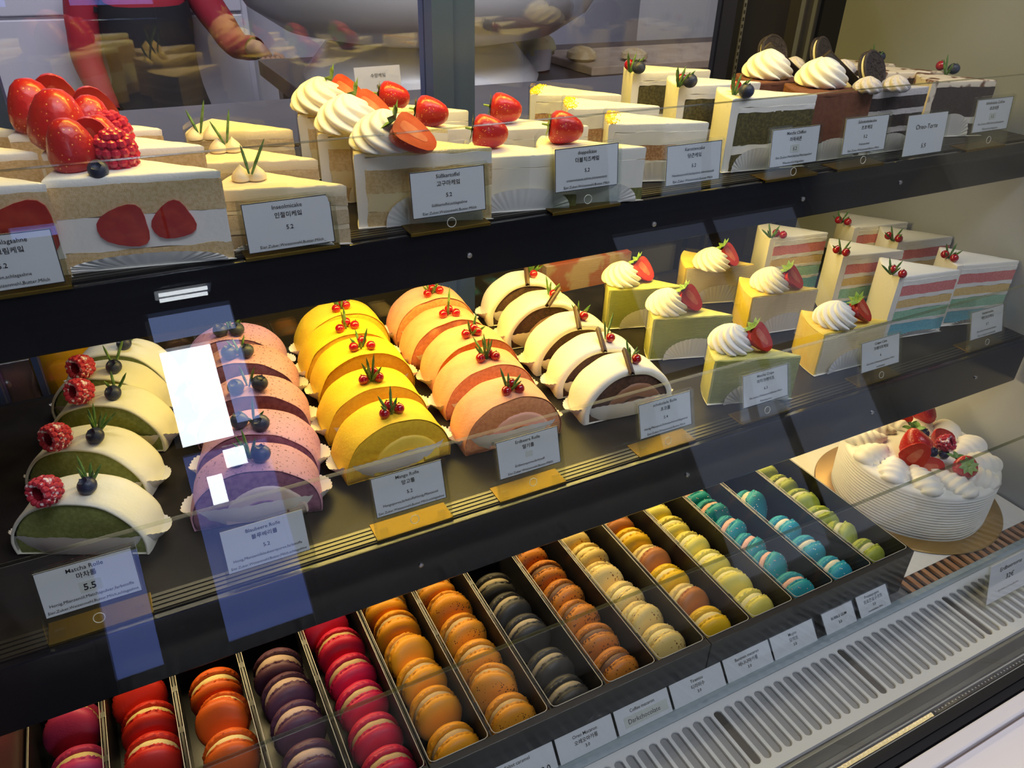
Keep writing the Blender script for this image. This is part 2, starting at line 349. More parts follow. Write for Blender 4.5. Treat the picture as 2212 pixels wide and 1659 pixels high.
# ---------------------------------------------------------------- vent grille panels in front of the deck
ventm = pm('grey_white_plastic', (.62, .63, .60), .4)
def vent(x0, label):
    t = thing('vent_grille', label, 'vent', (x0, 0, ZD - .013), 0, 'vent grille panels at the front of the deck')
    P = .013; y0, y1 = .2545, .3345; s0, s1 = .2645, .3255; r = .0045; q = MB(); n = 16
    for k in range(13):
        cx = P * (k + .5); hole = []; rect = []
        for j in range(n):
            a = 2 * PI * j / n; c, s = math.cos(a), math.sin(a)
            hole.append((cx + r * c, (s1 - r if s > 0 else s0 + r) + r * s))
            k2 = 1 / max(abs(c) * 2 / P, abs(s) * 2 / (y1 - y0), 1e-6)
            if abs(s) < 1e-6: rect.append((cx + (P/2) * (1 if c > 0 else -1), s0 + r if j == 0 else s0 + r))
            else: rect.append((cx + max(-P/2, min(P/2, P/2 * c * 1.42)), y1 if s > .70 else y0 if s < -.70 else (s1 - r + r * s if s > 0 else s0 + r + r * s)))
        rs = [[(x, y, 0) for x, y in rect], [(x + (x - cx) * .10, y + (.0006 if y > .29 else -.0006), 0) for x, y in hole], [(x, y, -.0008) for x, y in hole], [(x, y, -.0024) for x, y in hole]]
        q.rings(rs, 0, False, False)
    q.box((0, y0, -.006), (13 * P - .0004, y0 + .001, -.0002)); q.box((0, y1 - .001, -.006), (13 * P - .0004, y1, -.0002))
    q.build('slotted_panel', ventm, t, ang=30)
    q = MB(); q.box((.0005, y0 + .002, -.0034), (13 * P - .0024, y1 - .002, -.0028)); q.build('drip_plate', pm('drip_grey', (.24, .245, .24), .6), t, smooth=False)
    q = MB(); q.box((.0022, y0 + .004, -.00275), (.0108, y1 - .004, -.0023)); q.build('joint_cover', pm('dark_joint', (.05, .045, .035), .6), t, smooth=False)
for i in range(7):
    x0 = .4065 - .169 * 3 + .169 * i
    if x0 < XE - .03:
        vent(x0, ['vent grille panel at the far left end of the row', 'vent grille panel second from the left end', 'vent grille panel below the pink and red macarons',
                  'slotted vent panel in front of the purple and orange macarons', 'slotted vent panel in front of the teal macarons'][i] if i < 5 else ['slotted vent panel below the white card of the whole cake', 'last vent panel at the right end wall'][i - 5])
# ================================================================ price cards
paperm = pm('card_paper', (.92, .91, .97), .55); inkm = pm('black_ink', (.012, .012, .014), .6)
acryl = clear('acrylic', (.97, .98, .96), 1.45, base=.02)
goldm = pm('gold_plate', (.22, .145, .03), .46, metal=1, bump=.12, bscale=80)
def text_into(q, s, cx, cy, hgt, maxw, mi=1, bold=0., slant=0., z=.0003, align='c'):
    """lettering: s centred on (cx, cy); x to the right, y up, facing +z"""
    c = bpy.data.curves.new('t', 'FONT'); c.body = s; c.resolution_u = 2; c.offset = bold; c.shear = slant
    o = bpy.data.objects.new('t', c); C.objects.link(o)
    me = bpy.data.meshes.new_from_object(o.evaluated_get(bpy.context.evaluated_depsgraph_get()))
    bpy.data.objects.remove(o); bpy.data.curves.remove(c)
    if not me.vertices: bpy.data.meshes.remove(me); return
    xs = [v.co.x for v in me.vertices]; wd = max(xs) - min(xs); k = min(hgt, maxw / max(wd, 1e-6))
    x0 = cx - wd * k / 2 if align == 'c' else cx
    q.add([(x0 + (v.co.x - min(xs)) * k, cy + (v.co.y - .35) * k, z) for v in me.vertices], [tuple(p.vertices) for p in me.polygons], mi)
    bpy.data.meshes.remove(me)
def card_paper(wd, ht, lines, border=True, sticker=None):
    """origin at the bottom centre, x right, y up"""
    q = MB(); q.box((-wd/2, 0, -.0004), (wd/2, ht, 0))
    if border:
        b = .0005
        for a, c in (((-wd/2, 0), (wd/2, b)), ((-wd/2, ht-b), (wd/2, ht)), ((-wd/2, 0), (-wd/2+b, ht)), ((wd/2-b, 0), (wd/2, ht))): q.add([(a[0],a[1],.0002),(c[0],a[1],.0002),(c[0],c[1],.0002),(a[0],c[1],.0002)], [(0,1,2,3)], 1)
    if sticker:
        x, y, sw, sh = sticker; q.box((x*wd - sw/2, (1-y)*ht - sh/2, 0), (x*wd + sw/2, (1-y)*ht + sh/2, .0002), 2)
    for (s, y, hg, bold, *r) in lines:
        text_into(q, s, (r[0] if r else 0) * wd, (1 - y) * ht, hg, wd * .93, 1, bold)
    return q
stickm = pm('sticker_paper', (.80, .80, .76), .6)
CARDG = 'price cards in clear holders on the shelves'
ING = 'Eier,Zuker,Weizenmehl,Butter,Milch'
def price_card(label, bl, br, shelf_z, yf, lines, wd=.0603, ht=.034, sticker=None, border=True, base=True, yaw=0, lean=17, ring=True, foot=.005, dy=.0105):
    A, B = aty(*bl, yf + dy), aty(*br, yf + dy); m = (A + B) / 2
    hb = max(m.z - shelf_z, .0035) / math.cos(math.radians(lean))
    y = m.y - hb * math.sin(math.radians(lean))
    t = thing('price_card', label, 'price card', (m.x, y, shelf_z), math.radians(yaw), CARDG)
    L = Matrix.Rotation(math.radians(90 - lean), 4, 'X')
    hw = wd / 2 + .003; top = hb + ht + .0025
    q = MB(); q.M = L
    q.box((-hw, 0, -.0026), (hw, top, -.0008)); q.box((-hw, .0012, .0006), (hw, top - .001, .0016))
    for x in (-hw, hw - .0015): q.box((x, .001, -.0008), (x + .0015, top - .001, .0006))
    h = q.build('acrylic_holder', acryl, t, smooth=False)
    q = card_paper(wd, ht, lines, border, sticker); q.v = [L @ (v + Vector((0, hb, 0))) for v in q.v]
    q.build('paper', [paperm, inkm, stickm], t, smooth=False)
    if base:
        q = MB(); q.box((-hw, -.001, .0004), (hw, .020, .0014)); q.box((-hw, -.0012, -.0012), (hw, -.0002, .0014)); q.build('gold_base', goldm, t, smooth=False, bevel=.0003)
        for x in (-hw + .008, hw - .008):
            q = MB(); q.M = L; q.box((x - .003, .001, -.0060), (x + .003, .007, -.0028))
            q.build('clip', acryl, t, smooth=False)
        if ring and hb > .009:
            q = MB(); q.M = L @ Matrix.Translation((0, hb * .5, .0017)); pts = [(.0036 * math.cos(2*PI*j/20), .0036 * math.sin(2*PI*j/20), 0) for j in range(21)]
            q.tube(pts, .0003, 6); q.build('moulded_ring', pm('clear_plastic_rim', (.75, .74, .62), .25), t)
    return t
def std(title, kr, price, ings=(), sub=(), tb=.003):
    l = [(title, .13, .0040, tb), (kr, .30, .0042, .008)]
    if price: l.append((price, .55, .0042, .007))
    if len(ings) == 2: l += [(ings[0], .75, .0030, .0), (ings[1], .91, .0030, .0)]
    elif ings: l.append((ings[0], .90, .0030, .0))
    return l
PS = 'Pflanzenöl,schlagsahne'
K = dict(shelf_z=Z1, yf=Y1, dy=-.002, lean=7)
price_card('price card ending in sahne at the far left of the upper shelf', (-68, 646), (112, 613), lines=[('Erdbeer Schlagsahne', .13, .0040, .003), ('딸기생크림케잌', .30, .0042, .008), ('5.2', .55, .0042, .007), ('Erdbeeren,schlagsahne', .75, .0030, .0), (ING, .90, .0030, .0)], **K)
price_card('price card reading Inseolmicake, leaning on the beige slice', (540, 547), (723, 524), lines=std('Inseolmicake', '인절미케잌', '5.2', [ING]), **K)
price_card('price card reading Süßkartoffel in a clear holder', (892, 472), (1050, 455), lines=std('Süßkartoffel', '고구마케잌', '5.2', ['Süßkartoffel,schlagsahne', ING]), **K)
price_card('price card reading doppelkäse before the white cheese cake', (1200, 416), (1333, 400), lines=std('doppelkäse', '더블치즈케잌', '5.2', ['creamcheese,sahne,zitronenzest', ING]), **K)
price_card('price card reading Karottencake', (1436, 403), (1554, 387), lines=std('Karottencake', '당근케잌', '5.2', ['Haselnussmehl,backpulver,zitronensaft', ING]), base=False, **K)
price_card('price card reading Matcha Chiffon with a handwritten price sticker', (1657, 365), (1766, 348), lines=std('Matcha Chiffon', '마차쉬폰', '5.2', ['Eier,Zucker,Mehl,Stärke,Matchapulver', PS]), sticker=(0, .55, .011, .007), **K)
price_card('price card reading Schokoladecake', (1814, 336), (1912, 322), lines=std('Schokoladecake', '초코케잌', '5.2', ['Kakaopulver', ING]), **K)
price_card('white handwritten card reading Oreo-Torte, without border', (1944, 344), (2034, 329), lines=[('Oreo-Torte', .30, .0068, .0), ('5.5', .78, .0062, 0)], border=False, base=False, ht=.040, **K)
price_card('price card reading Schokolade Chiffon at the right end of the upper shelf', (2098, 290), (2174, 276), lines=std('Schokolade Chiffon', '초코쉬폰', '5.2', ['Eier,Zucker,Mehl,Stärke,kakaopulver', PS]), sticker=(0, .55, .011, .007), **K)
K = dict(shelf_z=Z2, yf=Y2)
price_card('price card reading Matcha Rolle with a handwritten 5.5 sticker', (98, 1337), (310, 1276), lines=[('Matcha Rolle', .13, .0044, .003), ('마차롤', .29, .0046, .01), ('5.5', .56, .0066, .03), ('Honig,Pflanzenöl,Matchapulver,farbstoffe', .76, .0032, .0), (ING + ',schlagsahne', .90, .0032, .0)], sticker=(.01, .56, .014, .0085), **K)
price_card('price card reading Blaubeere Rolle, dull plastic, tilted', (490, 1242), (675, 1185), lines=std('Blaubeere Rolle', '블루베리롤', '5.2', ['Honig,Pflanzenölblaubeerepuree,farbstoffe', ING + ',schlagsahne']), border=False, base=False, **K)
price_card('price card reading Mango Rolle on a gold base', (812, 1122), (967, 1073), lines=std('Mango Rolle', '망고롤', '5.2', ['Mangopuree,farbstoffeHonig,Pflanzenöl', ING + ',schlagsahne']), **K)
price_card('price card reading Erdbeere Rolle on a gold base', (1080, 1037), (1212, 998), lines=std('Erdbeere Rolle', '딸기롤', None, ['Erdbeerepuree,farbstoff', ING]), sticker=(.0, .52, .007, .0055), **K)
price_card('price card reading schokolade Rolle on a gold base', (1378, 955), (1500, 911), lines=std('schokolade Rolle', '초코롤', '5.4', ['Honig,Pflanzenöl,Kakaopulver,schlagsahne', ING]), **K)
price_card('price card reading Matcha Crape on a gold base', (1602, 888), (1706, 849), lines=std('Matcha Crape', '마차크레이프', '6.5', ['Eier,zuker,Weizenmehl,Butter,Milch', 'Matchapulver']), **K)
price_card('price card reading Crape Cake on a gold base', (1858, 812), (1944, 778), lines=std('Crape Cake', '크레이프케잌', '6', ['Eier,zuker,Weizenmehl,Butter,Milch', 'vanillepaste']), **K)
price_card('price card of the rainbow cake at the right end of the lower shelf', (2096, 740), (2164, 712), lines=std('Rainbowcake', '레인보우케잌', '5.7', ['Eier,zuker,Weizenmehl,Butter', 'Milch,schlagsahne,farbstoffe']), **K)
# deck price rail cards, leaning on the tray fronts
def deck_card(label, x0, x1, lines, sticker=None, border=False):
    L = Matrix.Rotation(math.radians(52), 4, 'X'); wd = (x1 - x0) * .353
    t = thing('price_card', label, 'price card', ((x0 + x1) / 2 * .353, .3385, ZD - .0035), 0, 'price cards along the front of the macaron trays')
    q = card_paper(wd, .024, lines, border, sticker); q.v = [L @ v for v in q.v]; q.build('paper', [paperm, inkm, stickm], t, smooth=False)
    q = MB(); q.M = L; q.box((-wd/2 - .001, -.0015, .0006), (wd/2 + .001, .0255, .0012)); q.box((-wd/2 - .001, -.0015, -.0014), (wd/2 + .001, .0255, -.0006)); q.build('acrylic_holder', acryl, t, smooth=False)
dl = lambda a, b, c: [(a, .22, .0044, .003), (b, .46, .0046, .008)] + ([(c, .68, .0040, .01)] if c else [])
deck_card('card with handwritten ffee below the orange macarons', .478, .684, [('Saltet caramel', .16, .0044, .003), ('coffee', .60, .0085, .02), ('3.0', .82, .0075, .02, .34)])
deck_card('card reading Oreo Macaron below the speckled amber macarons', .692, .864, dl('Oreo Macaron', '오레오마카롱', '3.0'))
deck_card('card with handwritten Darkchocolate below the dark grey macarons', .872, 1.047, [('Coffee macaron', .22, .0044, .003), ('Darkchocolate', .60, .0062, 0)], sticker=(.04, .60, .05, .010))
deck_card('card reading Tiramisu below the speckled brown macarons', 1.055, 1.236, dl('Tiramisu', '티라미수', '3.0'))
deck_card('card reading Bananen macaron below the pale speckled macarons', 1.244, 1.415, dl('Bananen macaron', '바나나마카롱', '3.0'))
deck_card('card reading Mojito below the yellow macarons', 1.422, 1.592, dl('Mojito', '모히또', '3.0'))
deck_card('small bordered card reading Bubble gum', 1.630, 1.762, [('BUBBLE GUM', .40, .004, .01), ('3.0', .66, .004, .01)], border=True)
deck_card('card reading Frozenjogurt at the corner of the last tray', 1.780, 1.915, [('Frozenjogurt', .16, .0044, .003), ('프로즌요구르트', .38, .0046, .008), ('3.0', .6, .004, .01), ('verschiedene Obst', .82, .003, 0)])
t = price_card('white card reading 32 euro at the right edge of the vents', (2095, 1320), (2250, 1250), ZD - .0125, .290, [('Erdbeertorte', .2, .0075, 0), ('32€', .46, .0095, 0), ('Erdbeere,Sahne,Biskuit', .76, .004, 0)], wd=.075, ht=.050, border=False, base=False, lean=14, dy=.001)
# ================================================================ toppings (prototypes kept as mesh datablocks)
red_berry = pm('currant_red', (.36, .005, .010), .10, coat=1, sss=.2)
blue_berry = pm('blueberry_skin', (.022, .028, .055), .42, (.06, .075, .13), 160, .4, .7)
leaf_green = pm('rosemary_green', (.06, .15, .03), .45, (.16, .28, .07), 200)
calyx_green = pm('calyx_green', (.16, .30, .05), .5, (.28, .40, .10), 150)
skin = strawberry_skin('strawberry_skin', (.46, .015, .014), None, (.85, .45, .10))
flesh = pm('strawberry_flesh', (.40, .020, .009), .5, (.50, .07, .03), 90, .4, .75, spec=.25)
core = pm('strawberry_core', (.54, .15, .08), .5, (.46, .05, .02), 120, .4, .7, spec=.25)
rasp = pm('raspberry_red', (.50, .02, .05), .3, coat=.3, sss=.2)
rasp_sugar = pm('sugared_raspberry', (.50, .03, .05), .5, (.88, .74, .74), 330, .54, .62)
hollow = pm('raspberry_hollow', (.20, .004, .012), .5)
def P(mb, name, mats, **k):
    o = mb.build(name, mats, **k); C.objects.unlink(o); return o
def place(src, parent, loc, rot=(0, 0, 0), sc=1.):
    o = src.copy(); C.objects.link(o); o.parent = parent; put(o, loc, rot, sc)
    for n, ch in KIDS.get(src.name, []):
        d = ch.copy(); C.objects.link(d); d.parent = o
    return o
def sub(src, *kids): KIDS[src.name] = [(k.name, k) for k in kids]; return src
def mk_currant():
    q = MB(); q.ball((0, 0, .0044), .0044, 16); q.tube([(0, 0, .0086), (.0002, 0, .0096)], .0005, 6, 1)
    return P(q, 'red_currant', [red_berry, pm('stem_brown', (.12, .06, .03), .7)])
def mk_blueberry():
    q = MB(); R = .0056
    prof = [(R*math.sin(t), R*.9*(1-math.cos(t))) for t in [PI*i/14 for i in range(0, 13)]]
    prof[0] = (.0005, 0); h = prof[-1][1]
    prof += [(.0026, h+.0002), (.0021, h-.0004), (.0014, h-.0010), (.0004, h-.0011)]
    q.lathe(prof, 20, fn=lambda a, t, r, z: (r * (1 + (.16 * math.cos(5*a) if .8 < t < .92 else 0)), z + (.0005*math.cos(5*a) if .8 < t < .92 else 0)))
    return P(q, 'blueberry', blue_berry)
def mk_rosemary(n, spread, ln, seed):
    rnd = random.Random(seed); q = MB()
    for i in range(n):
        a = 2*PI*i/n + rnd.uniform(-.3, .3); k = spread * rnd.uniform(.5, 1.15); l = ln * rnd.uniform(.7, 1.05); d = Vector((math.cos(a)*k, math.sin(a)*k, 1)).normalized()
        b = Vector((math.cos(a)*.0008, math.sin(a)*.0008, 0)); bend = Vector((math.cos(a), math.sin(a), 0)) * l * .10 * rnd.uniform(-.5, 1)
        q.tube([b, b + d*l*.35, b + d*l*.75 + bend*.6, b + d*l + bend], [.0006, .0010, .0009, .0002], 6)
    return P(q, 'rosemary_sprig', leaf_green)
def calyx(q, mi, z, r, n=7, up=.3):
    for i in range(n):
        a = 2*PI*i/n; c, s = math.cos(a), math.sin(a); w = r*.30
        pts = [(0, 0, z), (c*r*.5 - s*w, s*r*.5 + c*w, z + r*up*.4), (c*r*1.05, s*r*1.05, z + r*up), (c*r*.5 + s*w, s*r*.5 - c*w, z + r*up*.4), (c*r*.5, s*r*.5, z + r*up*.8)]
        q.add(pts, [(0, 3, 4), (0, 4, 1), (1, 4, 2), (4, 3, 2)], mi)
SBP = [(.0004, 0), (.0035, .0006), (.0064, .003), (.0088, .0075), (.0104, .0125), (.0111, .0170), (.0104, .0205), (.0080, .0226), (.004, .0233), (.0005, .0232)]
def mk_strawberry():      # tip at the origin, calyx at +z
    q = MB(); q.lathe(SBP, 24, fn=lambda a, t, r, h: (r*(1+.04*math.sin(3*a+1)), h))
    s = P(q, 'strawberry', skin); q = MB(); calyx(q, 0, .0234, .0095, 8, .12); q.tube([(0, 0, .023), (.0006, .0003, .0285)], [.0009, .0007], 6)
    return sub(s, P(q, 'calyx', calyx_green, smooth=False))
def half_profile(q, scale=1., mi=(0, 1, 2)):
    n = 14; rs = []
    for r, h in SBP: rs.append([(r*math.cos(PI*j/n), r*.95*math.sin(PI*j/n), h) for j in range(n+1)])
    nn = n + 1; vs = [p for r in rs for p in r]
    q.add(vs, [(i*nn+j, i*nn+j+1, (i+1)*nn+j+1, (i+1)*nn+j) for i in range(len(rs)-1) for j in range(n)], mi[0])
    out = [(r, -.0001, h) for r, h in SBP] + [(-r, -.0001, h) for r, h in reversed(SBP)]
    q.add(out, [tuple(range(len(out)))], mi[1])
    inn = [(r*.36, -.0002, .005 + h*.66) for r, h in SBP] + [(-r*.36, -.0002, .005 + h*.66) for r, h in reversed(SBP)]
    q.add(inn, [tuple(range(len(inn)))], mi[2])
def mk_half_strawberry(leaf=True):    # cut face toward -y, tip at origin
    q = MB(); half_profile(q); s = P(q, 'halved_strawberry', [skin, flesh, core])
    if leaf:
        q = MB(); calyx(q, 0, .0232, .0085, 7, .5); sub(s, P(q, 'calyx', calyx_green, smooth=False))
    return s
def mk_raspberry(mat, hollow_up=True):
    """drupelets around a hollow thimble; opening at +z"""
    q = MB(); rows = [(.0030, .0012, 6), (.0056, .0036, 10), (.0068, .0068, 13), (.0070, .0102, 13), (.0062, .0132, 12)]
    for k, (r, h, n) in enumerate(rows):
        for j in range(n):
            a = 2*PI*(j + .5*(k % 2))/n; q.ball((r*math.cos(a), r*math.sin(a), h), .00225, 8)
    q.ball((0, 0, .0008), .0022, 8)
    q.lathe([(.0008, .002), (.0050, .005), (.0054, .0128), (.0040, .0131), (.0036, .008), (.0006, .0065)], 16, 1)
    return P(q, 'raspberry', [mat, hollow])
def mk_swirl(R=.0185, hh=.030, fl=8, twist=2.3, amp=.14, name='whipped_cream', mat=None):
    q = MB(); N = 26; prof = [(R*.80, 0), (R*.97, .0015)]
    for i in range(N):
        t = i/(N-1); prof.append((max(R*(1-t**1.75)**.62*(1 - .18*max(0, (t-.72)/.28)) if t < .93 else R*.30*(1-t)/.07, .0005), .003 + (hh-.003)*t))
    def fn(a, t, r, h):
        k = amp*(1 - .3*t); f = abs(math.cos(fl*(a + twist*t)/2)); return (r*(1 - k + 1.75*k*f), h + .0010*math.cos(fl*(a+twist*t)) * (1-t))
    q.lathe(prof, 80, 0, fn=fn); return P(q, name, mat or cream, ang=80)
def mk_dot(mat):
    q = MB(); q.lathe([(.0048, 0), (.0066, .0015), (.0066, .0035), (.0050, .0062), (.0028, .0084), (.0010, .0102), (.0003, .0112)], 24, fn=lambda a, t, r, h: (r*(1+.03*math.sin(2*a)), h)); return P(q, 'cream_dot', mat)
CUR, BLU = mk_currant(), mk_blueberry()
ROS = [mk_rosemary(5, .55, .017, 3), mk_rosemary(6, .45, .019, 5), mk_rosemary(4, .6, .016, 8), mk_rosemary(2, .35, .022, 11), mk_rosemary(5, .7, .015, 14)]
STR, HALF = mk_strawberry(), mk_half_strawberry()
HALFN = mk_half_strawberry(False)
RASP, RASPS = mk_raspberry(rasp), mk_raspberry(rasp_sugar)
SWIRL = mk_swirl(.0225, .026, 8, 2.2); SWIRLB = mk_swirl(.0195, .024, 10, 1.9, .17)
# ================================================================ sponge and cream colours
sp = lambda n, a, b, s=420., bs=1500.: pm(n, a, .85, b, s, .42, .62, bump=.6, bscale=max(bs, 1100))
SPONGE = sp('vanilla_sponge', (.74, .56, .30), (.62, .44, .20)); CREAMF = pm('cream_filling', (.86, .83, .75), .5, bump=.2, bscale=300)
SOY = pm('soy_cream', (.80, .66, .42), .5, bump=.25, bscale=400); SOYSP = sp('soy_sponge', (.70, .54, .32), (.60, .44, .24))
CRUMB = sp('yellow_crumb', (.86, .74, .40), (.80, .64, .28), 500, 600); POTATO = pm('sweet_potato_cream', (.78, .66, .38), .55)
HALFR = None
CHEESE = pm('cheese_cream', (.86, .82, .70), .5, bump=.15, bscale=300); MATCHB = sp('matcha_sponge', (.15, .16, .04), (.24, .23, .07))
CARROT = sp('carrot_sponge', (.42, .20, .08), (.62, .36, .18), 500); CHIF = sp('matcha_chiffon_sponge', (.075, .065, .02), (.14, .12, .04), 350)
CHOCM = sp('chocolate_mousse', (.20, .075, .035), (.16, .055, .025), 200, 300); CHOCD = sp('chocolate_sponge', (.035, .022, .020), (.06, .04, .035), 400)
COCOA = sp('cocoa_dust', (.16, .07, .03), (.11, .045, .02), 500, 900)
MARBLE = pm('marbled_cream', (.80, .70, .55), .5, (.16, .06, .03), 55, .52, .60, detail=2)
OREOCR = pm('cookie_cream', (.62, .57, .54), .6, (.48, .43, .42), 500, .55, .65)
RRED = sp('red_sponge', (.80, .29, .27), (.72, .22, .20)); RYEL = sp('yellow_sponge', (.84, .62, .27), (.80, .54, .20)); RGRN = sp('green_sponge', (.40, .66, .44), (.32, .58, .38)); RBLU = sp('blue_sponge', (.22, .55, .62), (.16, .46, .56))
CREPEY = crepe_mat('vanilla_crepe', (.86, .76, .50), (.76, .64, .36)); CREPEM = crepe_mat('matcha_crepe', (.44, .45, .13), (.27, .30, .06))
SKINY = pm('crepe_skin', (.88, .68, .14), .5, (.84, .58, .08), 60, .4, .7, bump=.3, bscale=200); SKINM = pm('matcha_crepe_skin', (.68, .64, .20), .5, (.58, .56, .16), 60, bump=.3, bscale=200)
PAPER = pm('baking_paper', (.84, .81, .73), .75); FILM = clear('cake_film', (.985, .985, .965), 1.4, base=.006)
# ================================================================ wedge-shaped slices
def foot(L, phi, na=14, ns=34, inset=0.):
    """front corner (0,0) -> tip (L,0) along the front cut, back cut, outer arc; y runs back"""
    T = (L, 0); pts = [(L*i/ns, 0) for i in range(ns)]; B = (L - L*math.cos(phi), L*math.sin(phi))
    pts += [(L - L*math.cos(phi)*i/ns, L*math.sin(phi)*i/ns) for i in range(ns)]
    for i in range(na):
        a = phi*(1 - i/na); pts.append((L - L*math.cos(a), L*math.sin(a)))
    if inset:
        cx, cy = L*.40, L*math.sin(phi)*.36
        pts = [(cx + (x-cx)*(1-inset/abs(L*.28)), cy + (y-cy)*(1-inset/abs(L*.24))) for x, y in pts]
    return pts
def layer(L, phi, z0, z1, seed, rough=.0006, wav=.0013, inset=0., t0=0.):
    q = MB(); pts = foot(L - t0, phi, inset=inset); pts = [(x + t0, y) for x, y in pts]; rs = []; nk = 4
    for k in range(nk + 1):
        t = k/nk; ring = []
        for (x, y) in pts:
            zz = z0 + (z1-z0)*t; edge = wav*(nz(x*60, y*60, seed*3.1 + (0 if t < .5 else 5)))*(abs(2*t-1))
            if k == 0 and z0 < .0015: edge = 0
            ox = nz(x*220, y*220, zz*260+seed)*rough; ring.append((x + ox*(3.2 if t0 and x < t0 + .003 else .3), y - ox - (.0004 if t0 else 0), zz + edge))
        rs.append(ring)
    q.rings(rs); return q
def coating(L, phi, h, tc, top, seed, back=True):
    """outer frosting: curved back wall plus top slab in one mesh"""
    q = MB(); na = 16; rs = []
    for k, (z, d) in enumerate(((0, 0), (h*.5, .0002), (h - .0035, 0), (h - .0010, .0010), (h - .0002, .0028))):
        out = []; inn = []
        for i in range(na+1):
            a = phi*i/na; r = L - d + nz(i*.7, z*70, seed)*.0007; out.append((L - r*math.cos(a), r*math.sin(a), z))
            r2 = L - tc; inn.append((L - r2*math.cos(a), r2*math.sin(a), z))
        rs.append(out + inn[::-1])
    q.rings(rs, 0)
    pts = foot(L, phi); top0 = h - top; c = (L*.42, L*math.sin(phi)*.36)
    def sh(d): return [(x + (c[0]-x)*d/ max(.012, math.hypot(x-c[0], y-c[1])), y + (c[1]-y)*d/max(.012, math.hypot(x-c[0], y-c[1]))) for x, y in pts]
    rr = []
    for z, d in ((top0, .0003), (h - .0016, .0), (h - .0004, .0006), (h, .0020)):
        rr.append([(x, y, z + nz(x*90, y*90, seed)*.0004 + (nz(x*70, y*70, seed+9)*.0010 if z == top0 else 0)) for x, y in sh(d)])
    rr.append([(x*.5 + c[0]*.5, y*.5 + c[1]*.5, h + nz(x*120, y*120, seed)*.0005) for x, y in pts])
    q.rings(rr, 1); return q
def film(L, phi, h, g=.0015, extra=.004):
    q = MB(); na = 20; rs = []
    pts = [(L*.55, -g)] + [(L*.2, -g)] + [(L - (L+g)*math.cos(a), (L+g)*math.sin(a)) for a in [phi*i/na for i in range(na+1)]]
    B = pts[-1]; pts += [(L - L*math.cos(phi)*t + g*.7, L*math.sin(phi)*t + g*.7) for t in (.7, .35)]
    rs = [[(x, y, .001) for x, y in pts], [(x, y, h*.5) for x, y in pts], [(x, y, h + extra) for x, y in pts]]
    q.rings(rs, 0, False, False, closed=False); return q
def liner(L, phi, h, w, cx, pleat=True):
    """pleated paper: sheet under the slice and a fan turned up against the front cut"""
    q = MB(); n = 48; rs = []
    for k in range(7):
        t = k/6; ring = []
        for j in range(n+1):
            a = PI*j/n; z = .0006 + h*t*math.sin(a)**.8; x = cx - w*math.cos(a)*(.55 + .45*t) if k else cx - w*math.cos(a)*.55
            ring.append((x, -.0016 - t*.0030 + (.0007*math.sin(j*2.4) if pleat else 0)*t, z))
        rs.append(ring)
    q.rings(rs, 0, False, False, closed=False)
    pts = [(x - (L*.42 - x)*.02, y*1.02 - .0025, .0003) for x, y in foot(L, phi)]
    q.rings([pts, [(x, y, .0007) for x, y, _ in pts]]); return q
SL = {}
def slice_proto(kind, L, phi, h, layers, coat=None, top=.004, tc=.006, topmat=None, flm=False, lin=None, rough=.0005, coverm=None):
    parts = []; z = 0.; hb = h - top
    for i, (nm, fr, m) in enumerate(layers):
        q = layer(L, phi, z, z + fr*hb, i*7.3 + len(kind), rough, t0=tc*.9 if coat else 0, inset=.00015 if i % 2 else 0); parts.append(P(q, nm, m, ang=60)); z += fr*hb
    if coat: parts.append(P(coating(L, phi, h, tc, top, len(kind)*1.7), 'frosting', [coat, coverm or coat], ang=50))
    else:
        q = MB(); pts = foot(L, phi); rr = []
        c = (L*.42, L*math.sin(phi)*.36)
        for zz, d in ((hb, .0002), (h-.0012, 0), (h, .0016)):
            rr.append([(x + (c[0]-x)*d/.03, y + (c[1]-y)*d/.03, zz + nz(x*80, y*80, 3)*.0004) for x, y in pts])
        q.rings(rr); parts.append(P(q, 'topping_layer', topmat, ang=50))
    if lin: parts.append(P(liner(L, phi, lin[0], lin[1], lin[2]), 'paper_liner', PAPER, ang=70))
    if flm: parts.append(P(film(L, phi, h), 'clear_film', FILM, ang=60))
    SL[kind] = (parts, L, phi, h)
R = math.radians
slice_proto('strawberry', .104, R(36), .061, [('sponge', .22, SPONGE), ('cream_filling', .42, CREAMF), ('sponge', .36, SPONGE)], topmat=frost, top=.0055, flm=False, lin=(.010, .05, .05))
slice_proto('soybean', .088, R(36), .043, [('sponge', .30, SOYSP), ('cream_filling', .12, SOY), ('sponge', .30, SOYSP), ('cream_filling', .10, SOY), ('sponge', .18, SOYSP)], topmat=SOY, top=.008, flm=True, lin=(.007, .034, .042))
slice_proto('sweet_potato', .104, R(36), .056, [('sponge', .22, SPONGE), ('cream_filling', .28, POTATO), ('sponge', .32, SPONGE), ('cream_filling', .18, CREAMF)], coat=CREAMF, top=.003, tc=.008, flm=True, lin=(.026, .038, .058), coverm=CRUMB)
slice_proto('cheese', .092, R(35), .045, [('sponge', .30, MATCHB), ('cream_filling', .70, CHEESE)], coat=CHEESE, top=.010, tc=.004, flm=True, lin=(.019, .040, .045))
slice_proto('carrot', .094, R(34), .052, [('sponge', .22, CARROT), ('cream_filling', .22, CHEESE), ('sponge', .30, CARROT), ('cream_filling', .26, CHEESE)], coat=frost, top=.008, tc=.006, flm=True, lin=(.018, .04, .05))
slice_proto('matcha_chiffon', .094, R(36), .068, [('sponge', .28, CHIF), ('cream_filling', .14, CREAMF), ('sponge', .50, CHIF), ('cream_filling', .08, CREAMF)], coat=frost, top=.009, tc=.009, lin=(.022, .028, .036))
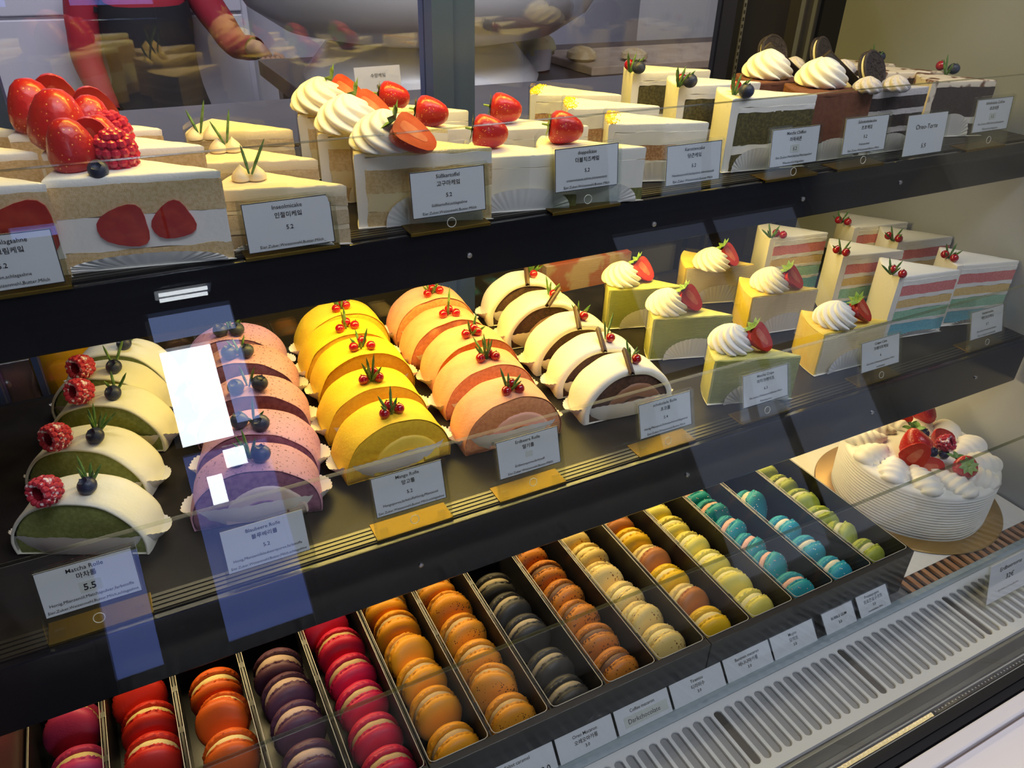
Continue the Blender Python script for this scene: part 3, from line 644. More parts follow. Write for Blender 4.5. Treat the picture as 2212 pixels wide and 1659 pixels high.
slice_proto('chocolate', .087, R(42), .066, [('sponge', .30, CHOCD), ('mousse', .70, CHOCM)], coat=CHOCM, top=.004, tc=.004, lin=(.022, .032, .042))
slice_proto('cookie', .088, R(40), .064, [('cream_filling', .14, OREOCR), ('sponge', .22, CHOCD), ('cream_filling', .10, OREOCR), ('sponge', .22, CHOCD), ('cream_filling', .10, OREOCR), ('sponge', .22, CHOCD)], coat=OREOCR, top=.008, tc=.006, lin=(.020, .03, .045))
slice_proto('chocolate_chiffon', .084, R(43), .061, [('sponge', .26, CHOCD), ('cream_filling', .14, CREAMF), ('sponge', .60, CHOCD)], coat=MARBLE, top=.007, tc=.008, lin=(.026, .026, .036))
slice_proto('matcha_crepe', .094, R(38), .052, [('crepe_layers', 1., CREPEM)], coat=SKINM, top=.0022, tc=.003, flm=True, lin=(.026, .036, .052))
slice_proto('vanilla_crepe', .094, R(38), .052, [('crepe_layers', 1., CREPEY)], coat=SKINY, top=.0022, tc=.003, flm=True, lin=(.026, .036, .052))
slice_proto('rainbow', .090, R(42), .082, [('cream_filling', .05, CREAMF), ('sponge', .21, RBLU), ('cream_filling', .05, CREAMF), ('sponge', .18, RGRN), ('cream_filling', .05, CREAMF), ('sponge', .14, RYEL), ('cream_filling', .07, CREAMF), ('sponge', .17, RRED), ('cream_filling', .08, CREAMF)], coat=frost, top=.006, tc=.009, lin=(.008, .035, .05))
def cake_slice(kind, label, F, T, shelf_z, group, name='cake_slice', dx=0, pos=None):
    """F, T: photo points of the front outer corner and the tip on the top surface (either may be None)"""
    parts, L, phi, h = SL[kind]; z = shelf_z + h
    if pos: f = Vector((pos[0], pos[1], 0)); rz = dx
    elif F and T:
        f, t2 = at(*F, z), at(*T, z); d = t2 - f; rz = math.atan2(d.y, d.x)
        mid = (f + t2)/2; f = mid - Vector((math.cos(rz), math.sin(rz), 0))*L/2
    elif T: rz = dx; t2 = at(*T, z); f = t2 - Vector((math.cos(rz), math.sin(rz), 0))*L
    else: rz = dx; f = at(*F, z)
    f.z = shelf_z + .0004; f.x -= max(0, f.x + L*math.cos(rz) - (XE - .003))
    t = thing(name, label, 'cake', f, rz, group)
    for p in parts: place(p, t, (0, 0, 0))
    return t, h, L, phi
def local(t, px, py, z):
    """photo point on the horizontal plane z -> coordinates in the thing's own frame"""
    p = at(px, py, z) - t.location; c, s = math.cos(-t.rotation_euler.z), math.sin(-t.rotation_euler.z)
    return Vector((p.x*c - p.y*s, p.x*s + p.y*c, 0))
def ray_local(t, px, py):
    c, s = math.cos(-t.rotation_euler.z), math.sin(-t.rotation_euler.z)
    d = RM @ Vector((px - PCX, py - PCY, FPX)); o = Vector((0, 0, H)) - t.location
    rot = lambda v: Vector((v.x*c - v.y*s, v.x*s + v.y*c, v.z))
    return rot(o), rot(d)
def onplane(t, px, py, z):
    o, d = ray_local(t, px, py); k = (z - o.z)/d.z; return o + d*k
def onfront(t, px, py):
    o, d = ray_local(t, px, py); k = -o.y/d.y; return o + d*k
def basis(zd, nd):
    """rotation whose z axis is zd and whose -y axis points towards nd"""
    z = Vector(zd).normalized(); y = -(Vector(nd) - z*Vector(nd).dot(z)).normalized(); x = y.cross(z)
    return Matrix((x, y, z)).transposed().to_euler()
def topping(t, h, src, px, py, dz, rot=(0, 0, 0), sc=1., sink=.0004):
    p = onplane(t, px, py, h + dz); return place(src, t, (p.x, p.y, h - sink), rot, sc)
STRN = STR.copy(); STRN.name = 'strawberry_plain'; STRN2 = bpy.data.objects.new('strawberry', STR.data)
def upright(t, h, px, py, sc, tilt=(0, 0), rz=0):
    p = onplane(t, px, py, h); o = STRN2.copy(); C.objects.link(o); o.parent = t
    put(o, (p.x, p.y, h + .0226*sc), (PI + tilt[0], tilt[1], rz), sc); return o
# ---------------------------------------------------------------- upper shelf, left to right
G1 = 'strawberry cream slices on the upper shelf'
a, h, L, ph = cake_slice('strawberry', 'strawberry cream slice with two big strawberry halves in its cut front', (98, 390), (466, 368), Z1, G1)
RZA = a.rotation_euler.z; LA = a.location.copy()
def mk_fill():
    q = MB(); half_profile(q, mi=(0, 1, 1)); return P(q, 'halved_strawberry', [skin, pm('strawberry_cut_deep', (.40, .018, .010), .3, (.58, .07, .03), 130, .45, .75, coat=.4)])
FILL = mk_fill()
for px, py, sc, ra in ((211, 497, 1.28, 86), (334, 500, 1.12, 64)):
    p = onfront(a, px, py); place(FILL, a, (p.x, -.0014, p.z), (0, R(ra), 0), sc)
upright(a, h, 160, 366, 1.38, (R(6), R(-6)), .4); upright(a, h, 222, 338, 1.2, (R(-10), 0), 1)
topping(a, h, HALFN, 208, 352, 0, basis((0, .25, -1), (.1, -1, .1)), 1.25).location.z = h + .0233*1.22
topping(a, h, RASP, 257, 358, 0, (PI + R(8), 0, 0), 1.55).location.z = h + .0215
topping(a, h, BLU, 212, 356, .005, (R(50), 0, 0), 1.12); topping(a, h, ROS[0], 204, 338, 0, (R(-15), 0, 0), .95, -.008)
b, h, L, ph = cake_slice('strawberry', 'strawberry cream slice behind the front one, strawberries and a raspberry on top', None, (440, 314), Z1, G1, dx=RZA)
upright(b, h, 148, 318, 1.72, (R(4), R(5)), .9); upright(b, h, 214, 300, 1.35, (R(-6), R(10)), .2)
topping(b, h, HALFN, 205, 290, 0, basis((.15, .3, -1), (.2, -1, .1)), 1.4).location.z = h + .0235*1.38
topping(b, h, RASP, 248, 318, 0, (PI + R(4), 0, 0), 1.6).location.z = h + .0225
topping(b, h, ROS[4], 196, 285, 0, (R(-10), R(15), 0), 1.0, -.012)
c, h, L, ph = cake_slice('strawberry', 'rearmost strawberry cream slice of the right-hand row', None, (349, 278), Z1, G1, dx=RZA)
upright(c, h, 80, 282, 1.62, (R(4), R(-4)), .3); topping(c, h, HALFN, 130, 268, 0, basis((.0, .35, -1), (.1, -1, .2)), 1.55).location.z = h + .0235*1.5
for (T, lab) in (((98, 396), 'strawberry cream slice cut off by the left edge, berry half in its front'), ((80, 329), 'plain topped cream slice at the left edge, second in its row'), ((37, 281), 'cream slice at the left edge, farthest back in its row')):
    d, h, L, ph = cake_slice('strawberry', lab, None, T, Z1, G1, dx=RZA)
    if T[0] == 98: p = onfront(d, -25, 505); place(FILL, d, (p.x, -.0014, p.z), (0, R(86), 0), 1.6)
G2 = 'beige soybean cream slices'
DOT = mk_dot(SOY)
for F, T, lab, dots, ros in ((None, (748, 400), 'beige soybean slice in front with two cream dots and a rosemary sprig', ((521, 378), (554, 376)), (541, 372)),
                             (None, (686, 344), 'beige soybean slice in the middle with tall rosemary', ((471, 318), (503, 316)), (488, 308)),
                             (None, (632, 280), 'beige soybean slice at the back in a tall clear film', ((421, 292), (455, 290)), (431, 284))):
    t, h, L, ph = cake_slice('soybean', lab, F, T, Z1, G2, dx=RZA - R(4) if not F else 0)
    for px, py in dots: topping(t, h, DOT, px, py, .004, (0, 0, random.random()*3), 1.05)
    topping(t, h, ROS[3], ros[0], ros[1] + 4, .006, (R(-8), R(random.uniform(-6, 14)), random.uniform(-.3, .8)), 1.15, -.006)
G3 = 'sweet potato slices with cream swirls'
for F, T, lab, sw, st in (((768, 334), (1059, 319), 'sweet potato slice in front with a white cream swirl and halved strawberry', (832, 318), (942, 322)),
                         ((690, 290), (963, 280), 'sweet potato slice in the middle, cream swirl and halved strawberry', (752, 280), (848, 264)),
                         ((643, 249), None, 'sweet potato slice at the back, yellowish cream swirl tallest in view', (694, 238), (792, 226))):
    t, h, L, ph = cake_slice('sweet_potato', lab, F, T, Z1, G3, dx=RZA)
    topping(t, h, SWIRL, sw[0], sw[1] - 6, .002, (0, 0, random.random()*6), 1.08)
    p = onplane(t, st[0], st[1], h + .004); place(HALF, t, (p.x, p.y, h + .0055), basis((-.80, .22, .55), (.62, -.55, .60)), 1.45)
G4 = 'white cheese slices topped with a whole strawberry'
for T, st, lab, al in (((1251, 330), (1074, 322), 'white cheese slice behind the sweet potato slice, strawberry on top', 0), ((1037, 276), (948, 276), 'white cheese slice with a purplish strawberry', 0), ((1012, 239), (866, 240), 'rear white cheese slice of the left row, bright red strawberry', 0),
                       ((1397, 318), (1236, 312), 'white cheese slice behind the doppelkäse card, dark matcha base showing', 0), ((1272, 272), (1106, 268), 'white cheese slice in clear film at the back of the right row', 0)):
    t, h, L, ph = cake_slice('cheese', lab, None, T, Z1, G4, dx=RZA - R(2))
    p = onplane(t, st[0], st[1], h); place(STR, t, (p.x + .009, p.y, h + .0108), basis((-.88, .25, .12), (.1, -.6, .8)), 1.22)
G5 = 'carrot slices dusted with yellow crumbs'
crumbm = pm('yellow_crumbs', (.88, .56, .02), .8)
for F, T, lab, cr in (((1141, 204), (1348, 205), 'carrot slice at the back with yellow crumbs on its rim', (1165, 198)), ((1214, 236), (1438, 229), 'carrot slice in the middle, widest patch of yellow crumbs', (1245, 222)), ((1298, 269), (1549, 264), 'carrot slice in front behind the Karottencake card', (1322, 252))):
    t, h, L, ph = cake_slice('carrot', lab, F, T, Z1, G5)
    q = MB(); rnd = random.Random(int(T[0]))
    for i in range(230):
        a = ph*rnd.random(); r = L - abs(rnd.gauss(.004, .0035)); s = rnd.uniform(.0004, .0009)
        x, y = L - r*math.cos(a), r*math.sin(a); z = h - .0003
        q.ball((x, y, z + rnd.random()*.0008), s, 6)
    o = q.build('crumb_topping', crumbm, t); o['kind'] = 'stuff'
G6 = 'matcha chiffon slices with a currant and a blueberry'
for F, T, lab, cu, bl, ro in (((1583, 214), None, 'matcha chiffon slice in front with dark sponge showing', (1590, 187), (1614, 197), (1585, 190)), ((1468, 186), None, 'matcha chiffon slice second in its row', (1472, 172), (1492, 175), (1466, 172)), ((1368, 158), None, 'matcha chiffon slice at the back of its row, one berry pair', (1359, 140), (1381, 146), (1361, 140))):
    t, h, L, ph = cake_slice('matcha_chiffon', lab, F, T, Z1, G6, dx=R(-8))
    topping(t, h, CUR, cu[0], cu[1], .005, (0, 0, 0), 1.25); topping(t, h, BLU, bl[0], bl[1], .006, (R(-10), 0, 0), 1.28); topping(t, h, ROS[0], ro[0], ro[1] + 12, .001, (R(10), R(-14), 1), 1.3)
G7 = 'chocolate mousse slices with a cream swirl'
stickm = pm('dark_chocolate', (.030, .018, .014), .32, coat=.2)
for F, T, lab, sw, st in (((1745, 206), (1893, 193), 'chocolate mousse slice in front with cream swirl and dark chocolate stick', (1772, 178), (1848, 182)), (None, None, 'chocolate mousse slice behind, reddish brown top and cream swirl', (1656, 160), (1722, 162))):
    if F: t, h, L, ph = cake_slice('chocolate', lab, F, T, Z1, G7); t0 = t
    else: t, h, L, ph = cake_slice('chocolate', lab, None, None, Z1, G7, dx=t0.rotation_euler.z, pos=(t0.location.x - .008, t0.location.y + .064))
    p = onplane(t, sw[0], sw[1], h + .003); place(SWIRL, t, (p.x, p.y, h), (0, 0, 1.3), 1.08)
    q = MB(); q.box((-.0016, -.0045, 0), (.0016, .0045, .054)); o = q.build('chocolate_stick', stickm, t, smooth=False, bevel=.0006)
    p2 = onplane(t, st[0], st[1], h); put(o, (p2.x, p2.y, h + .0015), basis((-.80, .10, .52), (.5, -.6, .75)))
G8 = 'cookie cream slices topped with a dark sandwich cookie'
def mk_cookie():
    q = MB(); r = .0195
    for a in (-1, 1):
        q.lathe([(.001, a*.0016), (r - .0006, a*.0016), (r, a*.0022), (r, a*.0036), (r - .0012, a*.0046), (r - .0024, a*.0046), (r - .0028, a*.0042), (.001, a*.0042)][::a], 72, 0, axis='y', fn=lambda th, t, rr, hh: (rr*(1 + (.014 if (int(th/(2*PI)*72)) % 2 and rr > .019 else 0)), hh))
        rnd = random.Random(5)
        for k in range(90):
            rr = math.sqrt(rnd.random())*.0145; th = rnd.random()*6.28; q.box((rr*math.cos(th) - .0008, -a*.0042 - .0003, rr*math.sin(th) - .0003), (rr*math.cos(th) + .0008, -a*.0042 + .0003, rr*math.sin(th) + .0003))
    k = P(q, 'cookie', pm('cocoa_biscuit', (.028, .020, .017), .6, (.05, .036, .03), 300, bump=.4, bscale=500)); q = MB()
    q.lathe([(.001, -.0017), (.0172, -.0017), (.0175, 0), (.0172, .0017), (.001, .0017)], 32, axis='y'); return sub(k, P(q, 'cookie_cream', cream))
COOK = mk_cookie(); DOLL = mk_swirl(.0135, .015, 8, 1., .12, 'cream_dollop', OREOCR)
t, h, L, ph = cake_slice('cookie', 'cookie cream slice in front, dark layers showing, cookie leaning right', None, (2008, 187), Z1, G8, dx=t0.rotation_euler.z); tc0 = t
cooks = ((1890, 150, t), (1780, 114, None), (1675, 108, None))
for k, (px, py, t) in enumerate(cooks):
    if t is None:
        t, h, L, ph = cake_slice('cookie', ['', 'cookie cream slice half hidden behind the front chocolate slice', 'cookie cream slice with a pale patterned cookie at the back'][k], None, None, Z1, G8, dx=tc0.rotation_euler.z, pos=(tc0.location.x - .006*k, tc0.location.y + .056*k))
    p = onplane(t, px, py + 34, h + .004); place(COOK, t, (p.x, p.y + .008, h + .0165), ((R(-26), R(14), R(6)), (R(-20), R(10), R(16)), (R(-26), R(14), R(-6)))[k], (1., 1., .98)[k])
    for sx, sy in ((-.017, -.006), (.018, -.010)): place(DOLL, t, (p.x + sx, p.y + sy, h - .0004), (0, 0, sx*50), 1.0)
G9 = 'chocolate chiffon slices with marbled frosting'
t, h, L, ph = cake_slice('chocolate_chiffon', 'chocolate chiffon slice with marbled top at the right end wall', (2030, 176), (2140, 174), Z1, G9); tz = t
for k, (lab, cu) in enumerate((('x', ((2032, 142), (2062, 148), (2044, 142))), ('chocolate chiffon slice behind the dark cookie, red currant on top', ((1880, 118), (1902, 122), (1886, 116))), ('chocolate chiffon slice at the very back, brown marbled edge', ((1762, 108), (1782, 112), (1770, 106))))):
    if k: t, h, L, ph = cake_slice('chocolate_chiffon', lab, None, None, Z1, G9, dx=tz.rotation_euler.z, pos=(tz.location.x - .010*k, tz.location.y + .060*k))
    topping(t, h, CUR, cu[0][0], cu[0][1], .005, (0, 0, 0), 1.25)
    if k < 2: topping(t, h, BLU, cu[1][0], cu[1][1], .006, (R(-10), 0, 0), 1.2)
    topping(t, h, ROS[2], cu[2][0], cu[2][1] + 16, .001, (0, 0, 0), 1.3)
# ---------------------------------------------------------------- lower shelf: crepe and rainbow slices
for kind, G, rows in (('matcha_crepe', 'green matcha crepe slices', (((1539, 781), (1736, 768), 'matcha crepe slice in front behind its card, misted film', (1578, 742), (1666, 755)), ((1408, 690), (1587, 680), 'matcha crepe slice in the middle, sharp tip to the right', (1440, 662), (1514, 668)), ((1300, 628), (1492, 617), 'matcha crepe slice at the back beside the chocolate rolls', (1342, 602), (1410, 604)))),
                      ('vanilla_crepe', 'yellow crepe slices', (((1754, 729), (1942, 687), 'yellow crepe slice in front, torn flap at its tip', (1802, 690), (1882, 690)), ((1606, 645), (1785, 621), 'yellow crepe slice in the middle behind the matcha crepe', (1662, 614), (1734, 620)), ((1490, 578), (1620, 571), 'yellow crepe slice at the back below the upper shelf', (1536, 570), (1594, 572))))):
    for F, T, lab, sw, st in rows:
        t, h, L, ph = cake_slice(kind, lab, F, T, Z2, G)
        topping(t, h, SWIRLB, sw[0], sw[1], .004, (0, 0, random.random()*6), 1.12)
        p = onplane(t, st[0], st[1], h + .003); place(HALF, t, (p.x, p.y, h + .004), basis((-.60, .26, .66), (.55, -.72, .36)), 1.28)
GR = 'white frosted rainbow slices'
for F, T, lab, cu, ro in (((1933, 602), (2084, 582), 'rainbow slice in front, four coloured layers in full view', ((1930, 580), (1950, 590)), (1926, 584)), ((2076, 573), (2208, 562), 'rainbow slice in front at the right, touching the end wall side', ((2042, 548), (2062, 556)), (2050, 550)),
                      ((1815, 555), (1960, 541), 'rainbow slice second in the left row', ((1808, 538), (1828, 544)), (1818, 540)), (None, (2063, 510), 'rainbow slice second in the right row', ((1920, 508), (1942, 514)), (1930, 512)),
                      ((1664, 516), None, 'rainbow slice at the back of the left row, orange and yellow layers', ((1677, 502), (1692, 506)), (1666, 506)), (None, (1962, 480), 'rainbow slice at the back of the right row under the upper shelf', ((1812, 474), (1832, 478)), (1816, 474))):
    t, h, L, ph = cake_slice('rainbow', lab, F, T, Z2, GR, dx=RZR if 'RZR' in globals() else 0)
    if F and T and 'RZR' not in globals(): RZR = t.rotation_euler.z
    elif F is None or T is None: pass
    for c2 in cu: topping(t, h, CUR, c2[0], c2[1], .0055, (0, 0, 0), 1.15)
    topping(t, h, ROS[4], ro[0], ro[1] + 4, .002, (R(5), R(-18), random.random()), 1.3)
# ================================================================ roll cake pieces
def dprofile(W, hh, n=30, sq=2.15, tuck=.04, in_=0.):
    """half-round section: flat foot, arched top, (x, z)"""
    pts = []
    for i in range(n + 1):
        a = PI*i/n; c, s = math.cos(a), math.sin(a)
        x = (W/2 - in_)*math.copysign(abs(c)**(2/sq), c); z = (hh - in_)*abs(s)**(2/sq)
        x *= 1 - tuck*max(0, 1 - z/(hh*.25)); pts.append((x, max(z, .0003)))
    m = 10
    for i in range(1, m): t = i/m; pts.append((pts[n][0]*(1-t) + pts[0][0]*t, .0003))
    return pts
def roll_proto(name, W, hh, D, skinm, spongem, fillm, thick, spiral=True, soft=.006, wob=.0006, inset=.0015):
    parts = []; seed = len(name)*2.7
    # outer skin: arch with soft front and back edges
    q = MB(); rs = []
    for y, e in ((.0008, thick), (.0000, thick*.55), (.0006, .0004 + thick*.12), (soft*.6, .0), (D*.3, -.0004), (D*.6, -.0004), (D - soft, 0), (D - soft*.3, soft*.35), (D, soft), (D + .0002, soft*2.2)):
        rs.append([(x + nz(x*50, y*50, z*50 + seed)*wob*2, y + nz(x*60, z*60, seed)*wob, z + nz(x*50 + 9, y*50, z*50 + seed)*wob*2*(1 if z > .002 else 0)) for x, z in dprofile(W, hh, in_=max(e, 0) - (0 if e >= 0 else e*0))])
    q.rings(rs, 0, False, True); parts.append(P(q, 'cream_coat' if thick > .002 else 'outer_sponge', skinm, ang=70))
    q = MB(); rs = []
    prof = dprofile(W, hh, in_=thick)
    cx, cz = 0, hh*.38
    for k, y in ((1., .006), (1., inset), (.97, inset - .0008), (.6, inset - .0010), (.25, inset - .0012)):
        rs.append([(cx + (x-cx)*k + nz(x*150, z*150, k + seed)*.0004, y + nz(x*160, z*160, seed + 3)*.0006, max(.0004, cz + (z-cz)*k)) for x, z in prof])
    q.rings(rs, 0, False, True); parts.append(P(q, 'sponge', spongem, ang=70))
    if fillm:
        q = MB(); fp = dprofile(W*.62, hh*.60, 26, 2.0, .02); ox = W*.06; rs = []
        for k, y in ((1.04, inset + .001), (1.0, inset - .0022), (.94, inset - .0030), (.5, inset - .0032)):
            rs.append([(ox + x*k + nz(x*90, z*90, seed)*.0012, y + nz(x*120, z*120, seed)*.0003, .0025 + max(z*k + nz(x*90, z*90, seed + 4)*.0010, .0)) for x, z in fp])
        q.rings(rs, 0, False, True); parts.append(P(q, 'filling', fillm, ang=70))
        # the sponge tongue curling into the filling
        q = MB(); pts = []
        for i in range(22):
            a = PI*.95 - i/21*PI*1.25; rr = .30 + .0*i; pts.append((ox + W*.20*math.cos(a)*(1 - i*.012), inset - .0030, .004 + hh*.36*max(math.sin(a), -.05)*(1 - i*.012)))
        if spiral: q.tube(pts, [.0002] + [.0011]*20 + [.0004], 6); parts.append(P(q, 'sponge_swirl', spongem, ang=80))
    # pleated paper case under and in front of the piece
    q = MB(); n = 96; rs = []
    for k, (s, z) in enumerate(((.30, .0002), (.80, .0002), (.93, .0010), (1.03, .0070), (1.10, .0125), (1.15, .0165))):
        ring = []
        for j in range(n):
            a = 2*PI*j/n; pl = (1 if j % 2 else -1)*.0012*max(0, k - 1)/4; c, si = math.cos(a), math.sin(a)
            ex = (W*.50)*math.copysign(abs(c)**.8, c); ey = (D*.5 + (.003 if si < 0 else .0005))*math.copysign(abs(si)**.8, si)
            zz = z*(.55 + .75*max(0, -si) + .12*nz(c*3, si*3, seed)) if k > 1 else z
            ring.append((ex*s*(1 + pl*5), D*.5 + ey*((min(s, 1.02 + .012*k)) if si < 0 else s)*(1 + pl*5), zz + pl*.4 + .0003))
        rs.append(ring)
    q.rings(rs, 0, True, False); parts.append(P(q, 'paper_case', PAPER, ang=25))
    return parts
SUGAR = pm('white_roll_cream', (.80, .78, .62), .5, (.84, .82, .69), 40, bump=.3, bscale=380); MGRN = sp('matcha_roll_sponge', (.25, .29, .075), (.32, .36, .11), 350)
BLUCR = pm('blueberry_cream', (.50, .26, .37), .6, (.14, .06, .10), 430, .61, .66, bump=.3, bscale=300); BLUSP = sp('blueberry_sponge', (.30, .13, .19), (.22, .08, .14), 200)
MANG = pm('mango_roll_sponge', (.88, .58, .03), .62, (.84, .51, .02), 60, .4, .7, bump=.45, bscale=420); MANGI = sp('mango_inner_sponge', (.86, .54, .025), (.80, .46, .02), 300); MANGF = pm('mango_cream', (.88, .62, .08), .5, bump=.2, bscale=300)
PEACH = pm('strawberry_roll_sponge', (.84, .40, .24), .62, (.80, .34, .20), 70, .4, .7, bump=.45, bscale=420); PEACHI = sp('strawberry_inner_sponge', (.80, .34, .14), (.70, .26, .10), 300); PEACHF = pm('strawberry_cream', (.84, .44, .30), .5, bump=.2, bscale=300)
CHW = pm('white_roll_coat', (.86, .83, .72), .5, bump=.3, bscale=380); CHSP = sp('cocoa_roll_sponge', (.11, .055, .035), (.07, .036, .024), 300); CHF = pm('cocoa_cream', (.30, .15, .08), .5, bump=.2, bscale=300)
curlm = pm('chocolate_curl', (.095, .055, .042), .42)
def mk_curl():
    q = MB(); rs = []
    for z in (0, .001, .013, .025, .026):
        ring = []; n = 40
        for j in range(n): a = 2*PI*1.7*j/(n-1); r = .0014 + .0016*j/(n-1) - (.0003 if z in (0, .026) else 0); ring.append((r*math.cos(a), r*math.sin(a), z + (.0012*math.sin(j*.5) if z in (0, .026) else 0)))
        rs.append(ring)
    q.rings(rs, 0, False, False, closed=False); return P(q, 'chocolate_curl', curlm, ang=70)
CURL = mk_curl()
BANK = {'matcha': (roll_proto('matcha', .106, .052, .042, SUGAR, MGRN, None, .0030, inset=.003, soft=.008), -28), 'blueberry': (roll_proto('blueberry', .106, .052, .043, BLUCR, BLUSP, pm('pale_blueberry_cream', (.62, .50, .42), .5), .0016), -14),
        'mango': (roll_proto('mango', .104, .053, .044, MANG, MANGI, MANGF, .0010), 0), 'strawberry': (roll_proto('strawberry', .104, .053, .044, PEACH, PEACHI, PEACHF, .0010), -2), 'chocolate': (roll_proto('chocolate', .106, .055, .044, CHW, CHSP, CHF, .0070, soft=.010, inset=.003), -8)}
WORD = {'matcha': 'white coated matcha roll piece', 'blueberry': 'purple speckled blueberry roll piece', 'mango': 'yellow mango roll piece', 'strawberry': 'peach pink strawberry roll piece', 'chocolate': 'white coated chocolate roll piece'}
TOPW = {'matcha': 'raspberry and blueberry on top', 'blueberry': 'two blueberries on top', 'mango': 'red currants on top', 'strawberry': 'red currants on top', 'chocolate': 'chocolate curl and currant on top'}
ROWS = {'matcha': ((158, 1052), (176, 940), (220, 848), (218, 792), (246, 742)), 'blueberry': ((540, 993), (545, 915), (535, 835), (517, 765), (497, 716)), 'mango': ((848, 893), (805, 821), (782, 750), (750, 708), (737, 666)),
        'strawberry': ((1103, 843), (1055, 775), (1022, 722), (970, 680), (935, 633)), 'chocolate': ((1358, 782), (1302, 735), (1246, 688), (1180, 640), (1138, 596))}
TOPY = .011
for kind, (parts, yaw) in BANK.items():
    W_, h = .105, (.055 if kind == 'chocolate' else .0525)
    for i, (px, py) in enumerate(ROWS[kind]):
        p = at(px, py, Z2 + h + .003); rz = R(yaw + random.uniform(-3, 3)); c, s = math.cos(rz), math.sin(rz); ty = TOPY + (.004 if kind == 'matcha' else 0)
        loc = Vector((p.x + s*ty, p.y - c*ty, Z2 + .0006))
        lab = f'{ORD[i]} {WORD[kind]} from the front, {TOPW[kind]}' if i else f'frontmost {WORD[kind]} of its row, {TOPW[kind]}'
        if i == 4: lab = f'rearmost {WORD[kind]} of its row, under the shelf edge'
        t = thing('roll_cake_piece', lab, 'roll cake', loc, rz, f'{kind} roll pieces on the lower shelf')
        for m in parts: place(m, t, (0, 0, 0))
        j = lambda a: random.uniform(-a, a)
        if kind == 'matcha':
            if i < 4: place(RASPS, t, (-.0080 + j(.0015), ty - .003, h + .0065), (R(72 + j(15)), R(-8 + j(10)), R(-10 + j(25))), 1.32)
            place(BLU, t, (.0125 + j(.002), ty + .001, h - .0015), (R(28 + j(12)), R(j(15)), 0), 1.28); place(ROS[i % 5], t, (.008, ty + .008, h - .0015), (R(-8), R(12 + j(10)), j(1)), 1.35)
        elif kind == 'blueberry':
            for sx in (-.0092, .0092): place(BLU, t, (sx, ty + j(.002), h - .0010), (R(14 + j(22)), R(j(20)), 0), 1.36)
            place(ROS[(i + 1) % 5], t, (0, ty + .006, h - .001), (R(6), R(j(10)), j(1)), 1.3)
        elif kind in ('mango', 'strawberry'):
            for sx, sy in ((-.0068, 0), (.0068, j(.0015)), (.0028, .0085)): place(CUR, t, (sx, ty + sy, h - .0008 + (.0012 if sy > .005 else 0)), (R(j(25)), R(j(25)), 0), 1.12)
            place(ROS[i % 5], t, (0, ty + .004, h - .001), (R(4), R(8 + j(12)), j(2)), 1.4)
        else:
            place(CUR, t, (.0085, ty, h - .0008), (0, 0, 0), 1.15); place(ROS[(i + 2) % 5], t, (.007, ty + .008, h - .001), (R(-5), R(14), j(1)), 1.25)
            place(CURL, t, (-.003, ty - .014, h - .003), (R(-62), 0, R((-8, -4, -14, -52, -12)[i])), 1.12)
# ================================================================ macarons in their trays
trayb = pm('black_tray', (.012, .011, .012), .28); traye = pm('tray_edge', (.45, .42, .36), .3)
PIT = .0582
def xdiv(k): return .36*(.513 + .1622*k)
for n, (k0, lab) in enumerate(((-6, 'black tray of pink, red, orange, purple and magenta macarons'), (-1, 'black tray in the middle of the row, orange to pale speckled macarons'), (4, 'black tray at the right beside the white cake'))):
    x0, x1 = xdiv(k0), xdiv(k0 + 5); ya, yb = Y3 + .001, .585
    t = thing('macaron_tray', lab, 'tray', (0, 0, ZD - .0118), 0, 'black macaron trays on the deck'); zb, zt = 0, ZR - ZD + .0118
    q = MB(); q.box((x0 + .001, ya, zb), (x1 - .001, yb, zb + .0026)); q.build('tray_floor', trayb, t, smooth=False)
    q = MB(); th = .0012
    for a, b in (((x0 + .0006, ya - .0075), (x1 - .0006, ya)), ((x0 + .0006, yb), (x1 - .0006, yb + .0075)), ((x0 + .0004, ya), (x0 + .0004 + th, yb)), ((x1 - .0004 - th, ya), (x1 - .0004, yb))): q.box((a[0], a[1], zb), (b[0], b[1], zt))
    q.build('tray_wall', trayb, t, smooth=False, bevel=.0004)
    q = MB()
    for k in range(5):
        xa, xb = xdiv(k0 + k) + .0022, xdiv(k0 + k + 1) - .0022; r = .004
        pts = [(xa, yb, 0), (xa, ya + r, 0), (xa + r*.3, ya + r*.3, 0), (xa + r, ya, 0), (xb - r, ya, 0), (xb - r*.3, ya + r*.3, 0), (xb, ya + r, 0), (xb, yb, 0)]
        q.tube([(x, y, zt + .0001) for x, y, z in pts], .00042, 6)
    q.build('rim_line', traye, t)
    for k in range(1, 5):
        x = xdiv(k0 + k); q = MB(); q.box((x - .0009, ya, zb + .0026), (x + .0009, yb, zt - .0004))
        for j in range(5): q.box((x - .0016, ya + .03 + j*.045, zt - .006), (x + .0016, ya + .036 + j*.045, zt - .0002))
        q.build('divider', trayb, t, smooth=False)
